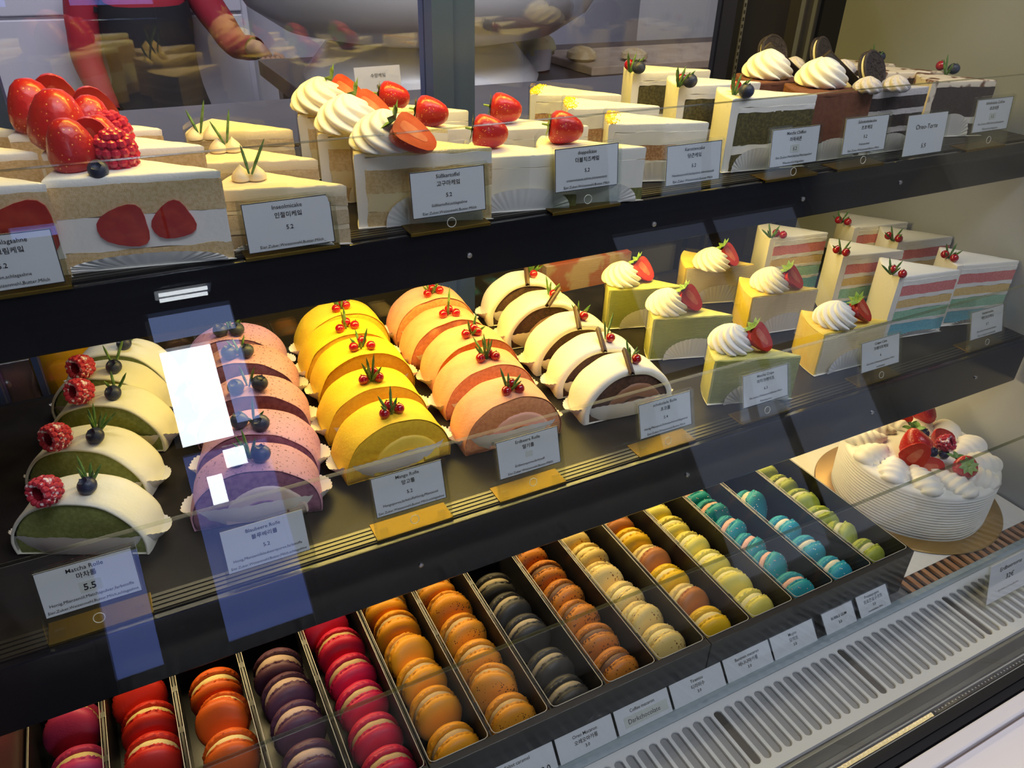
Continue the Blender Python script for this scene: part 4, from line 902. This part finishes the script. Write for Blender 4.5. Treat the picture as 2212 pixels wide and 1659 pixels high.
def macaron_parts(nm, shell, fill, fth=.0042, R0=.0232, shell2=None, choc=False):
    out = []; seed = len(nm)
    for s in (1, -1):
        q = MB(); a0 = fth
        prof = [(R0*.80, a0 - .0003), (R0*.955, a0), (R0*1.0, a0 + .0008), (R0*1.005, a0 + .0018), (R0*.965, a0 + .0026), (R0*.985, a0 + .0034), (R0*.975, a0 + .0055), (R0*.90, a0 + .0084), (R0*.74, a0 + .0104), (R0*.5, a0 + .0116), (R0*.25, a0 + .0121), (.0006, a0 + .0122)]
        def fn(th, t, r, hh, s=s):
            i = t*11
            if 0 < i < 4.5: r += nz(math.cos(th)*15, math.sin(th)*15, i*1.7 + s + seed)*.0014 + nz(math.cos(th)*34, math.sin(th)*34, i*2.9 + s + seed)*.0011; hh += nz(math.cos(th)*30, math.sin(th)*30, i*2 + s*3 + seed)*.0012
            else: r += nz(math.cos(th)*2, math.sin(th)*2, s + seed)*.0005
            return r, s*hh
        q.lathe(prof, 96, 0, axis='y', fn=fn)
        if s < 0: q.f = [f[::-1] for f in q.f]
        out.append(P(q, 'shell', shell2 if (s > 0 and shell2) else shell, ang=75))
    q = MB(); q.lathe([(R0*.5, -fth - .0003), (R0*.86, -fth), (R0*.93, -fth*.4), (R0*.93, fth*.4), (R0*.86, fth), (R0*.5, fth + .0003)], 36, 0, axis='y', fn=lambda th, t, r, hh: (r + nz(math.cos(th)*3, math.sin(th)*3, seed + 7)*.0008, hh)); out.append(P(q, 'filling', fill, ang=75))
    return out
mac = lambda n, c, c2=None, lo=.6, hi=.66, s=260: pm('macaron_' + n, c, .48, c2, s, lo, hi, bump=.15, bscale=600, detail=2)
fil = lambda n, c: pm('filling_' + n, c, .55, bump=.4, bscale=400)
def sprinkle(parts, m, n, R0=.0232):
    q = MB(); rnd = random.Random(n)
    for i in range(n):
        th = rnd.uniform(-.6, PI + .6); r = R0*rnd.uniform(.45, .98); u = r/R0; K_ = ((0, .0164), (.25, .0163), (.5, .0158), (.74, .0146), (.9, .0126), (.975, .0097), (1, .0076)); a = next(b0 + (b1 - b0)*(u - u0)/(u1 - u0) for (u0, b0), (u1, b1) in zip(K_, K_[1:]) if u <= u1); q.ball((r*math.cos(th), -a - .0001, r*math.sin(th)), .00070, 6)
    parts.append(P(q, 'sprinkles', m)); return parts
ybb = fil('pale', (.84, .66, .28)); tan = fil('tan', (.54, .36, .16)); brn = fil('brown', (.17, .085, .05)); crm = fil('cream', (.80, .74, .56)); pnk = fil('pink', (.84, .46, .34))
COLS = [('deep pink', macaron_parts('deep pink', mac('pink', (.62, .045, .15)), ybb), ((142, 1552), (158, 1634))),
 ('bright red', macaron_parts('bright red', mac('red', (.66, .025, .012)), ybb), ((290, 1488), (307, 1514), (316, 1596))),
 ('orange red', macaron_parts('orange', mac('orange', (.74, .12, .01)), ybb), ((456, 1457), (475, 1517), (494, 1596))),
 ('dark purple', macaron_parts('dark purple', mac('purple', (.115, .042, .075)), fil('mauve', (.55, .38, .31)), .0055), ((595, 1416), (614, 1463), (639, 1536), (674, 1617))),
 ('magenta red', macaron_parts('magenta', mac('magenta', (.60, .012, .055)), tan), ((700, 1328), (728, 1359), (753, 1417), (785, 1485), (816, 1558), (851, 1629))),
 ('plain orange', macaron_parts('plain orange', mac('amber', (.80, .32, .01)), tan), ((832, 1283), (864, 1321), (883, 1364), (915, 1438), (953, 1497), (994, 1579))),
 ('speckled amber', macaron_parts('speckled amber', speckled('macaron_speckled_amber', (.76, .30, .02), (.14, .05, .01), 420, .22, .56), tan), ((938, 1246), (965, 1267), (1006, 1337), (1044, 1392), (1085, 1443), (1117, 1515))),
 ('dark grey', macaron_parts('dark grey', mac('charcoal', (.050, .046, .038)), fil('greige', (.40, .32, .20))), ((1073, 1245), (1095, 1276), (1142, 1332), (1196, 1415), (1228, 1468))),
 ('speckled brown orange', macaron_parts('brown orange', speckled('macaron_speckled_brown', (.56, .19, .02), (.16, .05, .01), 300, .30, .55), brn), ((1140, 1180), (1171, 1197), (1206, 1237), (1240, 1287), (1291, 1349), (1339, 1404))),
 ('pale yellow brown-dotted', macaron_parts('pale yellow', speckled('macaron_pale_speckled', (.80, .58, .18), (.26, .10, .02), 330, .24, .52), fil('butter', (.84, .70, .30))), ((1236, 1144), (1266, 1165), (1294, 1205), (1351, 1259), (1389, 1303), (1440, 1358))),
 ('bright yellow', macaron_parts('bright yellow', speckled('macaron_yellow', (.84, .50, .01), (.10, .05, .01), 260, .14, .40), fil('butter2', (.84, .68, .26))), ((1338, 1110), (1358, 1129), (1399, 1165), (1449, 1219), (1503, 1265), (1547, 1319))),
 ('lemon yellow', macaron_parts('lemon', speckled('macaron_lemon', (.80, .68, .12), (.36, .48, .06), 480, .16, .5), fil('lime', (.82, .74, .34))), ((1416, 1085), (1452, 1110), (1494, 1146), (1538, 1186), (1585, 1227), (1642, 1276))),
 ('teal pink-filled', sprinkle(macaron_parts('teal', mac('teal', (.025, .33, .34)), pnk), pm('pink_sprinkle', (.85, .45, .42), .3), 26), ((1509, 1050), (1535, 1072), (1574, 1107), (1619, 1148), (1671, 1185), (1735, 1243))),
 ('turquoise cream-filled', sprinkle(macaron_parts('turquoise', mac('turquoise', (.03, .38, .46)), crm), pm('white_sprinkle', (.86, .86, .80), .3), 17), ((1642, 1070), (1706, 1120), (1757, 1161), (1822, 1207))),
 ('pistachio green', macaron_parts('pistachio', mac('pistachio', (.36, .42, .04), (.42, .48, .07), .45, .6, 100), fil('pistachio_cream', (.62, .62, .34))), ((1657, 998), (1687, 1017), (1735, 1051), (1770, 1082), (1819, 1120), (1886, 1164)))]
CARA = macaron_parts('caramel', speckled('macaron_pale_speckled', (.80, .58, .18), (.26, .10, .02), 330, .24, .52), ybb, shell2=mac('caramel', (.46, .16, .035)))
FLAT = {(6, 2): (-34, 10), (7, 1): (-30, -8), (3, 1): (-30, -14), (1, 0): (-34, -12), (10, 2): (-26, -6), (10, 4): (-24, 12), (12, 4): (-22, -12), (13, 4): (-24, 22), (14, 0): (-26, 24), (15, 4): (-22, 25), (11, 2): (-24, 6), (11, 4): (-22, 8), (13, 2): (-10, 18), (13, 3): (-8, 20), (7, 4): (-20, -22), (9, 3): (-18, 8), (2, 0): (-38, 4), (5, 0): (-30, 6)}
ztray = ZD - .0118 + .0026
rnd = random.Random(21)
for ci, (word, parts, pts) in enumerate(COLS):
    col = ci + 1; xc = (xdiv(col - 7) + xdiv(col - 6))/2; n = len(pts); prev = 9
    for i, (px, py) in enumerate(pts):
        p = at(px, py, ZR - .003); tilt, yaw = FLAT.get((col, i), (-rnd.uniform(3, 15), rnd.uniform(-9, 9))); y = p.y + (.004 if tilt > -18 else .010)
        y = min(y, .5635); y = min(y, prev - .0335) if i else y; prev = y
        x = min(max(p.x, xc - .0035), xc + .0035); R0 = .0238; tr = R(tilt); z = ztray + R0*math.cos(tr) + .0125*abs(math.sin(tr)) + .0006
        k = n - 1 - i; lab = (f'{ORD[k]} {word} macaron from the front of its compartment' if k else f'frontmost {word} macaron in its compartment')
        if col <= 5: lab = f'{ORD[k]} {word} macaron from the front, counting those in view' if k else f'frontmost {word} macaron in view, at the lower edge of the photo'
        if col == 11 and i in (1, 3, 5): lab = {1: 'rearmost bright yellow macaron, next to caramel coloured ones', 3: 'middle bright yellow macaron between two caramel brown ones', 5: 'frontmost bright yellow macaron beside the lemon ones'}[i]
        cara = col == 11 and i in (0, 2, 4)
        if cara: lab = {0: 'caramel and yellow macaron at the back of the bright yellow compartment', 2: 'caramel brown macaron with yellow back, between bright yellow ones', 4: 'caramel brown macaron second from the front among bright yellow ones'}[i]
        t = thing('macaron', lab, 'macaron', (x, y, z), 0, f'{word} macarons in one compartment'); t.rotation_euler = (tr, 0, R(yaw))
        for m in (CARA if cara else parts): place(m, t, (0, 0, 0))
# ================================================================ whole cream cake, board, paper and rack
RC = Vector((.860, .468, 0))
rk = thing('wooden_rack', 'slatted wooden rack under the white sheet at the right of the deck', 'rack', (0, 0, 0))
woodm = pm('rack_wood', (.42, .20, .09), .5, (.50, .26, .12), 30, .4, .7)
for k in range(20):
    x = .717 + k*.0132
    if x < XE - .009: q = MB(); q.box((x, .342, ZD - .0105), (x + .0066, .62, ZD - .0062)); q.build('slat', woodm, rk, smooth=False, bevel=.0006)
q = MB(); q.box((.715, .365, ZD - .0118), (XE - .002, .372, ZD - .0105)); q.box((.715, .59, ZD - .0118), (XE - .002, .60, ZD - .0105)); q.build('rail', woodm, rk, smooth=False)
q = MB(); q.box((.727, .362, ZD - .0060), (XE - .004, .615, ZD - .0052)); tag(q.build('paper_sheet', pm('white_sheet', (.82, .80, .74), .6), smooth=False), 'white paper sheet spread under the gold cake board', 'paper')
q = MB(); q.lathe([(.002, 0), (.1160, 0), (.1172, .0012), (.1160, .0026), (.002, .0026)], 96); o = q.build('cake_board', pm('gold_board', (.62, .40, .14), .35, metal=.85, bump=.1, bscale=40)); o.location = (RC.x, RC.y, ZD - .0050)
tag(o, 'round gold cake board under the whole white cake', 'cake board')
zc = ZD - .0022; ck = thing('cream_cake', 'whole round white cream cake topped with strawberries', 'cake', (RC.x, RC.y, zc)); RK, HK = .0955, .068
prof = [(.002, 0), (RK, 0)]
ng = 15
for i in range(ng*6 + 1): z = .002 + (HK - .008)*i/(ng*6); prof.append((RK + .0011*abs(math.sin(PI*i/6)) - .0011, z))
prof += [(RK - .0005, HK - .004), (RK - .003, HK - .001), (RK - .007, HK), (RK*.5, HK + .0004), (.002, HK)]
q = MB(); q.lathe(prof, 96, fn=lambda a, t, r, hh: (r + nz(math.cos(a)*2, math.sin(a)*2, hh*30)*.0012*(1 if r > .05 else 0), hh)); q.build('combed_body', pm('cake_cream', (.84, .82, .74), .45, sss=.1), ck, ang=75)
def mk_shell():      # piped shell: ribs fan up over a teardrop that points inwards (-x)
    q = MB(); rs = []; n = 28
    for i in range(20):
        t = i/19; x = .024 - .050*t; w = .0185*math.sin(PI*min(.06 + t*.94, 1))**.55*(1 - .45*t); hh = .0145*math.sin(PI*min(.08 + t*.9, 1))**.6*(1 - .40*t)
        rib = abs(math.sin(t*PI*6)); ring = []
        for j in range(n + 1): a = PI*j/n; k = .78 + .30*rib; ring.append((x + .004*math.sin(a)*(1 - t), -w*k*math.cos(a), hh*k*math.sin(a)))
        rs.append(ring)
    q.rings(rs, 0, True, True, closed=True); return P(q, 'piped_cream', cream, ang=80)
SHELL = mk_shell()
for k in range(12):
    a = 2*PI*k/12 + .18; rr = RK - .029; place(SHELL, ck, (rr*math.cos(a), rr*math.sin(a), HK - .0008), (0, R(5), a + .45), (1.12, 1.22, 1.15))
zt = zc + HK
def ontop(px, py, up=0): p = at(px - 24, py + 4, zt + up); return Vector((p.x - RC.x, p.y - RC.y, HK))
def fruit(src, px, py, up, rot, sc, dz=.0): p = ontop(px, py, up); return place(src, ck, (p.x, p.y, HK + dz*.92), rot, sc*.92)
fruit(STRN2, 1978, 968, .012, basis((.5, -.2, .80), (0, -1, 0)), 1.75, .004); fruit(STR, 2040, 905, .012, basis((-.2, .6, .5), (0, -1, 0)), 1.5, .010); fruit(STR, 2098, 1000, .010, basis((-.5, -.6, .75), (0, -1, .3)), 1.35, .004)
fruit(HALFN, 2012, 1000, .004, basis((-.35, .3, -.9), (-.7, -.7, .2)), 1.65, .037); fruit(HALFN, 2062, 1008, .004, basis((-.75, .5, -.3), (-.2, -.7, .7)), 1.5, .010); fruit(HALFN, 2088, 945, .008, basis((-.9, .3, .1), (.1, -.8, .6)), 1.4, .009)
fruit(HALF, 1975, 900, .012, basis((.9, .3, .2), (-.2, -.6, .8)), 1.6, .012); fruit(RASPS, 2052, 950, .018, (R(50), 0, R(20)), 1.4, .014); fruit(BLU, 2035, 968, .010, (R(30), 0, 0), 1.3, .004); fruit(BLU, 2018, 930, .016, (R(10), 0, 0), 1.4, .010); fruit(BLU, 2060, 975, .006, (R(20), 0, 0), 1.3, .001)
def mk_mint():
    q = MB()
    for k, (a, ln, up) in enumerate(((.3, .018, .5), (2.2, .017, .4), (4.1, .016, .45), (5.3, .013, .9), (1.2, .012, 1.0))):
        pts = []; n = 7; c, s = math.cos(a), math.sin(a)
        for i in range(n):
            t = i/(n-1); w = ln*.34*math.sin(PI*(.08 + .92*t))**.8; z = up*ln*t*(1 - .5*t); x = ln*t
            pts += [(c*x - s*w, s*x + c*w, z), (c*x, s*x, z - .0012), (c*x + s*w, s*x - c*w, z)]
        q.add(pts, [(3*i+j, 3*i+3+j, 3*i+4+j, 3*i+1+j) for i in range(n-1) for j in (0, 1)])
    return P(q, 'mint_leaves', pm('mint_green', (.10, .24, .05), .5, (.18, .34, .09), 120), ang=60)
MINT = mk_mint(); fruit(MINT, 2000, 925, .020, (0, 0, .3), 1.05, .022); fruit(MINT, 2088, 990, .015, (0, 0, 2), .75, .020); fruit(ROS[1], 2102, 1002, .002, (R(70), 0, R(-60)), 1.0, .004)
# ================================================================ kitchen behind the case
woodt = pm('dark_worktop', (.075, .048, .036), .4, (.11, .07, .05), 9, .4, .7)
wt = thing('worktable', 'dark wooden worktable behind the display case', 'table', (0, 0, 0))
TZ = H - .345
q = MB(); q.box((.42, 1.24, TZ - .04), (2.6, 2.25, TZ)); q.build('tabletop', woodt, wt, smooth=False, bevel=.003)
for x in (.46, 2.5):
    for y in (1.3, 2.18): q = MB(); q.box((x, y, 0), (x + .05, y + .05, TZ - .04)); q.build('leg', steel, wt, smooth=False)
def onb(px, py, z=TZ): return at(px, py, z)
# big white rounded mixer drum
dm = thing('mixer', 'large white rounded machine with a dark rim standing on the worktable', 'kitchen machine', (.70, 1.78, TZ))
wht = pm('white_enamel', (.66, .65, .66), .25)
q = MB(); q.lathe([(.02, .10), (.20, .105), (.30, .125), (.37, .17), (.42, .25), (.44, .36), (.44, .58)], 64); q.lathe([(.26, 0), (.27, .03), (.2, .11)], 40); q.build('drum', wht, dm, ang=60)
q = MB(); q.lathe([(.441, .34), (.444, .345), (.444, .352), (.441, .357)], 64, cap0=False, cap1=False); q.build('seam', pm('dark_seam', (.06, .06, .07), .5), dm)
q = MB(); q.lathe([(.442, .44), (.452, .445), (.452, .56), (.442, .565)], 64, cap0=False, cap1=False); q.build('rim', gframe, dm)
# bowl with a cream mound, boards, pastries
p = onb(1140, 150, TZ + .0); bw = thing('bowl', 'small white bowl heaped with pale yellow cream on the worktable', 'bowl', p)
q = MB(); q.lathe([(.001, 0), (.052, 0), (.058, .004), (.062, .055), (.059, .055), (.055, .006), (.001, .005)], 40); q.build('bowl_body', wht, bw)
q = MB(); q.ball((0, 0, .055), .06, 28, sq=(1.2, 1, .62)); q.v = [v + Vector((nz(v.x*40, v.y*40, v.z*40), nz(v.x*40 + 5, v.y*40, v.z*40), nz(v.x*40, v.y*40 + 5, v.z*40)))*.012 for v in q.v]; q.build('cream_mound', pm('pale_custard', (.78, .72, .40), .6), bw)
p = onb(1330, 165); pl = slab('wooden_board', (p.x - .06, p.y + .02, TZ), (p.x + .62, p.y + .30, TZ + .022), pm('light_board', (.44, .34, .24), .5, (.38, .28, .19), 14), .003); tag(pl, 'pale wooden board lying on the dark worktable', 'board')
for k, (px, py, lab, s) in enumerate(((1080, 105, 'round pale bun left of the bowl on the worktable', 1.), (1270, 105, 'round pale bun right of the drum on the board', .9), (1385, 105, 'flat pastry on the board', .8))):
    z = TZ + (.022 if k else 0); p = at(px, py + 12, z + .02); q = MB(); q.lathe([(.03*s, 0), (.045*s, .008), (.042*s, .024*s), (.024*s, .036*s), (.004, .040*s)], 24); o = q.build('bun', pm('bun_crust', (.60, .48, .28), .6, (.5, .36, .18), 60)); o.location = (p.x, p.y + .03, z); tag(o, lab, 'bun', 'pale buns on the worktable')
p = aty(820, 178, 1.06); t = thing('price_card', 'blank looking white card standing behind the rear glass', 'price card', (p.x, 1.06, p.z - .026), R(4))
q = card_paper(.066, .046, [('수량케잌', .25, .006, 0), ('5.2', .55, .006, 0), ('Eier,Zuker,Weizenmehl,Butter,Milch', .82, .004, 0)], False); q.v = [Matrix.Rotation(R(82), 4, 'X') @ v for v in q.v]; q.build('paper', [paperm, inkm, stickm], t, smooth=False)
q = MB(); q.box((-.034, -.004, -.010), (.034, .014, -.0005)); q.build('stand', pm('grey_stand', (.5, .5, .5), .5), t, smooth=False)
sd = slab('service_counter', (-1.2, .93, 0), (1.3, 1.18, p.z - .036), pm('counter_dark', (.05, .045, .05), .4), .003); tag(sd, 'dark service counter right behind the display case', 'counter')
# white drawer wall behind at the left
dr = thing('drawer_unit', 'white drawer unit behind the staff member at the left', 'cabinet', (0, 0, 0))
cpart('body', [((-1.6, 3.02, 0), (.55, 3.19, 1.75))], pm('white_cabinet', (.52, .51, .58), .35), 0, dr)
for z0, z1 in ((.30, .66), (.67, 1.085), (1.095, 1.50)): cpart('drawer', [((-1.58, 3.005, z0), (.53, 3.02, z1))], pm('white_cabinet', (.52, .51, .58), .35), .004, dr)
sp_ = slab('back_panel', (1.75, 2.35, 0), (3.2, 2.40, 2.0), pm('pale_panel', (.46, .44, .42), .5)); tag(sp_, 'tall pale grey panel behind the worktable at the right', 'panel')
# yellow jug on a red box and a metal rack at the far left under the shelf
CZ = H - .62
p = aty(118, 800, .905); jg = thing('jug', 'yellow plastic jug with a thin handle behind the matcha rolls', 'jug', (p.x + .010, .905, p.z - .03))
yel = pm('yellow_plastic', (.80, .42, .01), .3)
q = MB(); q.lathe([(.001, 0), (.026, 0), (.030, .008), (.031, .05), (.026, .066), (.024, .070)], 32); q.build('jug_body', yel, jg)
q = MB(); q.tube([(-.029, 0, .012), (-.042, 0, .022), (-.048, 0, .040), (-.045, 0, .060), (-.026, 0, .066)], .0024, 8); q.build('handle', yel, jg)
# rear service shelf carries jug, box and rack
sv = slab('rear_ledge', (-.9, .895, H - .60), (1.2, .925, H - .585), gframe); sv['label'] = 'narrow black ledge behind the rear doors'; sv['category'] = 'shelf'
q = MB(); q.box((p.x - .022, .897, H - .585), (p.x + .05, .923, p.z - .0305)); tag(q.build('carton', pm('red_carton', (.42, .03, .02), .5), smooth=False, bevel=.001), 'red carton under the yellow jug', 'box')
p = aty(1262, 600, .91); q = MB(); q.box((p.x - .075, .897, H - .585), (p.x + .075, .923, p.z + .035)); o = q.build('carton', pm('reflected_orange_box', (.68, .16, .06), .5, (.82, .55, .32), 22, .5, .56), smooth=False, bevel=.001); tag(o, 'orange patterned carton standing in for a reflected box behind the rearmost chocolate roll', 'box')  # solid box added where only a reflection of one shows
rk = thing('metal_bracket', 'grey metal bracket with a screw at the left edge behind the glass', 'bracket', (0, 0, 0)); p = aty(45, 830, .90)
q = MB(); q.box((p.x - .022, .897, H - .585), (p.x + .016, .905, p.z + .03)); q.box((p.x - .03, .895, H - .585), (p.x - .022, .92, p.z + .04)); q.build('plate', steel, rk, smooth=False, bevel=.0008)
q = MB(); q.lathe([(.0045, 0), (.0045, .002), (.002, .003)], 16, axis='y'); o = q.build('screw', steel, rk); o.location = (p.x - .012, .8965, p.z + .005)
# ---------------------------------------------------------------- people
def body(name, label, cat, joints, edges, mat, loc, rz):
    me = bpy.data.meshes.new(name); ks = list(joints); me.from_pydata([joints[k][0] for k in ks], [(ks.index(a), ks.index(b)) for a, b in edges], [])
    o = bpy.data.objects.new(name, me); C.objects.link(o); o.location = loc; o.rotation_euler = (0, 0, rz)
    sk = o.modifiers.new('skin', 'SKIN'); sk.use_smooth_shade = True
    for i, k in enumerate(ks): r = joints[k][1]; me.skin_vertices[0].data[i].radius = r if isinstance(r, tuple) else (r, r)
    me.skin_vertices[0].data[0].use_root = True
    s = o.modifiers.new('sub', 'SUBSURF'); s.levels = 2; s.render_levels = 2
    me.materials.append(mat); return tag(o, label, cat)
def dep_mesh(o, name, mat, parent=None):
    dg = bpy.context.evaluated_depsgraph_get(); return bpy.data.meshes.new_from_object(o.evaluated_get(dg))
skinc = pm('skin', (.50, .28, .19), .5, sss=.1); redc = pm('red_shirt', (.34, .012, .03), .7); blackc = pm('black_cloth', (.012, .012, .016), .75); jean = pm('dark_trousers', (.02, .022, .03), .8)
def figure(name, label, loc, rz, lh, rh, shirt, apron, sleeve=.85):
    J = {'pel': ((0, 0, .96), (.155, .11)), 'wst': ((0, 0, 1.10), (.135, .10)), 'chs': ((0, 0, 1.30), (.165, .115)), 'shc': ((0, .01, 1.43), (.13, .085)), 'nck': ((0, .0, 1.50), .055), 'hd0': ((0, -.01, 1.58), (.072, .085)), 'hd1': ((0, -.01, 1.67), (.078, .095)), 'hd2': ((0, 0, 1.74), (.05, .06)),
         'shl': ((-.19, .01, 1.42), .062), 'ell': (lh[0], .045), 'wrl': (lh[1], .030), 'hal': (lh[2], (.040, .018)), 'shr': ((.19, .01, 1.42), .062), 'elr': (rh[0], .045), 'wrr': (rh[1], .030), 'har': (rh[2], (.040, .018)),
         'hil': ((-.10, 0, .90), .095), 'knl': ((-.11, -.02, .50), .062), 'anl': ((-.11, .02, .10), .045), 'tol': ((-.12, -.12, .04), (.045, .03)), 'hir': ((.10, 0, .90), .095), 'knr': ((.11, -.02, .50), .062), 'anr': ((.11, .02, .10), .045), 'tor': ((.12, -.12, .04), (.045, .03))}
    E = [('pel', 'wst'), ('wst', 'chs'), ('chs', 'shc'), ('shc', 'nck'), ('nck', 'hd0'), ('hd0', 'hd1'), ('hd1', 'hd2'), ('shc', 'shl'), ('shl', 'ell'), ('ell', 'wrl'), ('wrl', 'hal'), ('shc', 'shr'), ('shr', 'elr'), ('elr', 'wrr'), ('wrr', 'har'), ('pel', 'hil'), ('hil', 'knl'), ('knl', 'anl'), ('anl', 'tol'), ('pel', 'hir'), ('hir', 'knr'), ('knr', 'anr'), ('anr', 'tor')]
    b = body(name, label, 'person', J, E, skinc, loc, rz)
    me = bpy.data.meshes.new_from_object(b.evaluated_get(bpy.context.evaluated_depsgraph_get())); old = b.data; b.modifiers.clear(); b.data = me
    me.materials.clear(); me.materials.append(skinc)
    def cover(nm, m, test, off):
        import bmesh
        bm = bmesh.new(); bm.from_mesh(me); bm.normal_update()
        bmesh.ops.delete(bm, geom=[f for f in bm.faces if not test(f.calc_center_median())], context='FACES')
        bm.normal_update()
        for v in bm.verts: v.co += v.normal*(off + .003*noise.noise(v.co*18))
        m2 = bpy.data.meshes.new(nm); bm.to_mesh(m2); bm.free(); m2.materials.append(m)
        for p_ in m2.polygons: p_.use_smooth = True
        o = bpy.data.objects.new(nm, m2); C.objects.link(o); o.parent = b; return o
    arm = lambda p: abs(p.x) > .205 or (p.y < -.17)
    lw = [(Vector(lh[0]), Vector(lh[1])), (Vector(rh[0]), Vector(rh[1]))]
    def fore(p):
        for a, c2 in lw:
            t_ = max(0, (p - a).dot(c2 - a)/(c2 - a).length_squared)
            if t_ > sleeve and (p - (a + (c2 - a)*min(t_, 1.6))).length < .09: return True
        return False
    cover('shirt', shirt, lambda p: .93 < p.z < 1.475 and not fore(p), .010)
    cover('trousers', jean, lambda p: .09 < p.z <= .98 and not fore(p) and abs(p.x) < .26, .012)
    cover('shoes', blackc, lambda p: p.z <= .10, .008)
    if apron: cover('apron', apron, lambda p: .45 < p.z < 1.36 and p.y < .03 and abs(p.x) < .175 and not fore(p) and (p.z > .82 or p.y < .0), .022)
    cover('hair', pm('dark_hair', (.015, .011, .010), .5), lambda p: p.z > 1.56 and (p.y > .005 or p.z > 1.70), .014)
    q = MB()
    for sx in (-.030, .030): q.ball((sx, -.098, 1.640), .010, 12, 0, (1.2, .6, .8)); q.ball((sx, -.1045, 1.640), .0045, 8, 1)
    q.build('eyes', [pm('eye_white', (.75, .73, .70), .3), pm('eye_dark', (.03, .02, .02), .2)], b)
    q = MB(); q.tube([(0, -.096, 1.645), (0, -.108, 1.62), (0, -.120, 1.598), (0, -.104, 1.592)], [.006, .009, .012, .006], 10); q.build('nose', skinc, b)
    q = MB(); q.tube([(-.024, -.093, 1.562), (-.008, -.100, 1.565), (.008, -.100, 1.565), (.024, -.093, 1.562)], [.002, .005, .005, .002], 8); q.build('mouth', pm('lips', (.42, .16, .14), .45), b)
    for sx in (-1, 1): q = MB(); q.ball((sx*.084, .0, 1.625), .026, 12, 0, (.35, .7, 1.1)); q.build('ear', skinc, b)
    for hnd in (lh, rh):
        w_, hd = Vector(hnd[1]), Vector(hnd[2]); d = (hd - w_).normalized(); side = d.cross(Vector((0, 0, 1)))
        side = side.normalized() if side.length > .1 else Vector((1, 0, 0)); dn = side.cross(d).normalized()
        if dn.z > 0: dn = -dn
        for k, (off, ln) in enumerate(((-.027, .062), (-.009, .074), (.009, .070), (.027, .054))):
            s0 = hd + side*off + d*.010; q = MB(); q.tube([s0, s0 + d*ln*.4 + dn*.004, s0 + d*ln*.75 + dn*.016, s0 + d*ln*.95 + dn*.030], [.0092, .0088, .0080, .0050], 10); q.build('finger', skinc, b)
        s0 = hd - side*.030 - d*.020; q = MB(); q.tube([s0, s0 - side*.018 + d*.020, s0 - side*.022 + d*.045 + dn*.010], [.011, .0095, .006], 10); q.build('thumb', skinc, b)
    return b
figure('person', 'person in a red shirt and black apron working behind the case at the left', (.21, 2.86, 0), R(4), ((-.225, .02, 1.17), (-.19, -.10, .97), (-.15, -.16, .93)), ((.30, -.06, 1.20), (.33, -.27, 1.22), (.34, -.36, 1.20)), redc, blackc).scale = (.84, .84, .84)
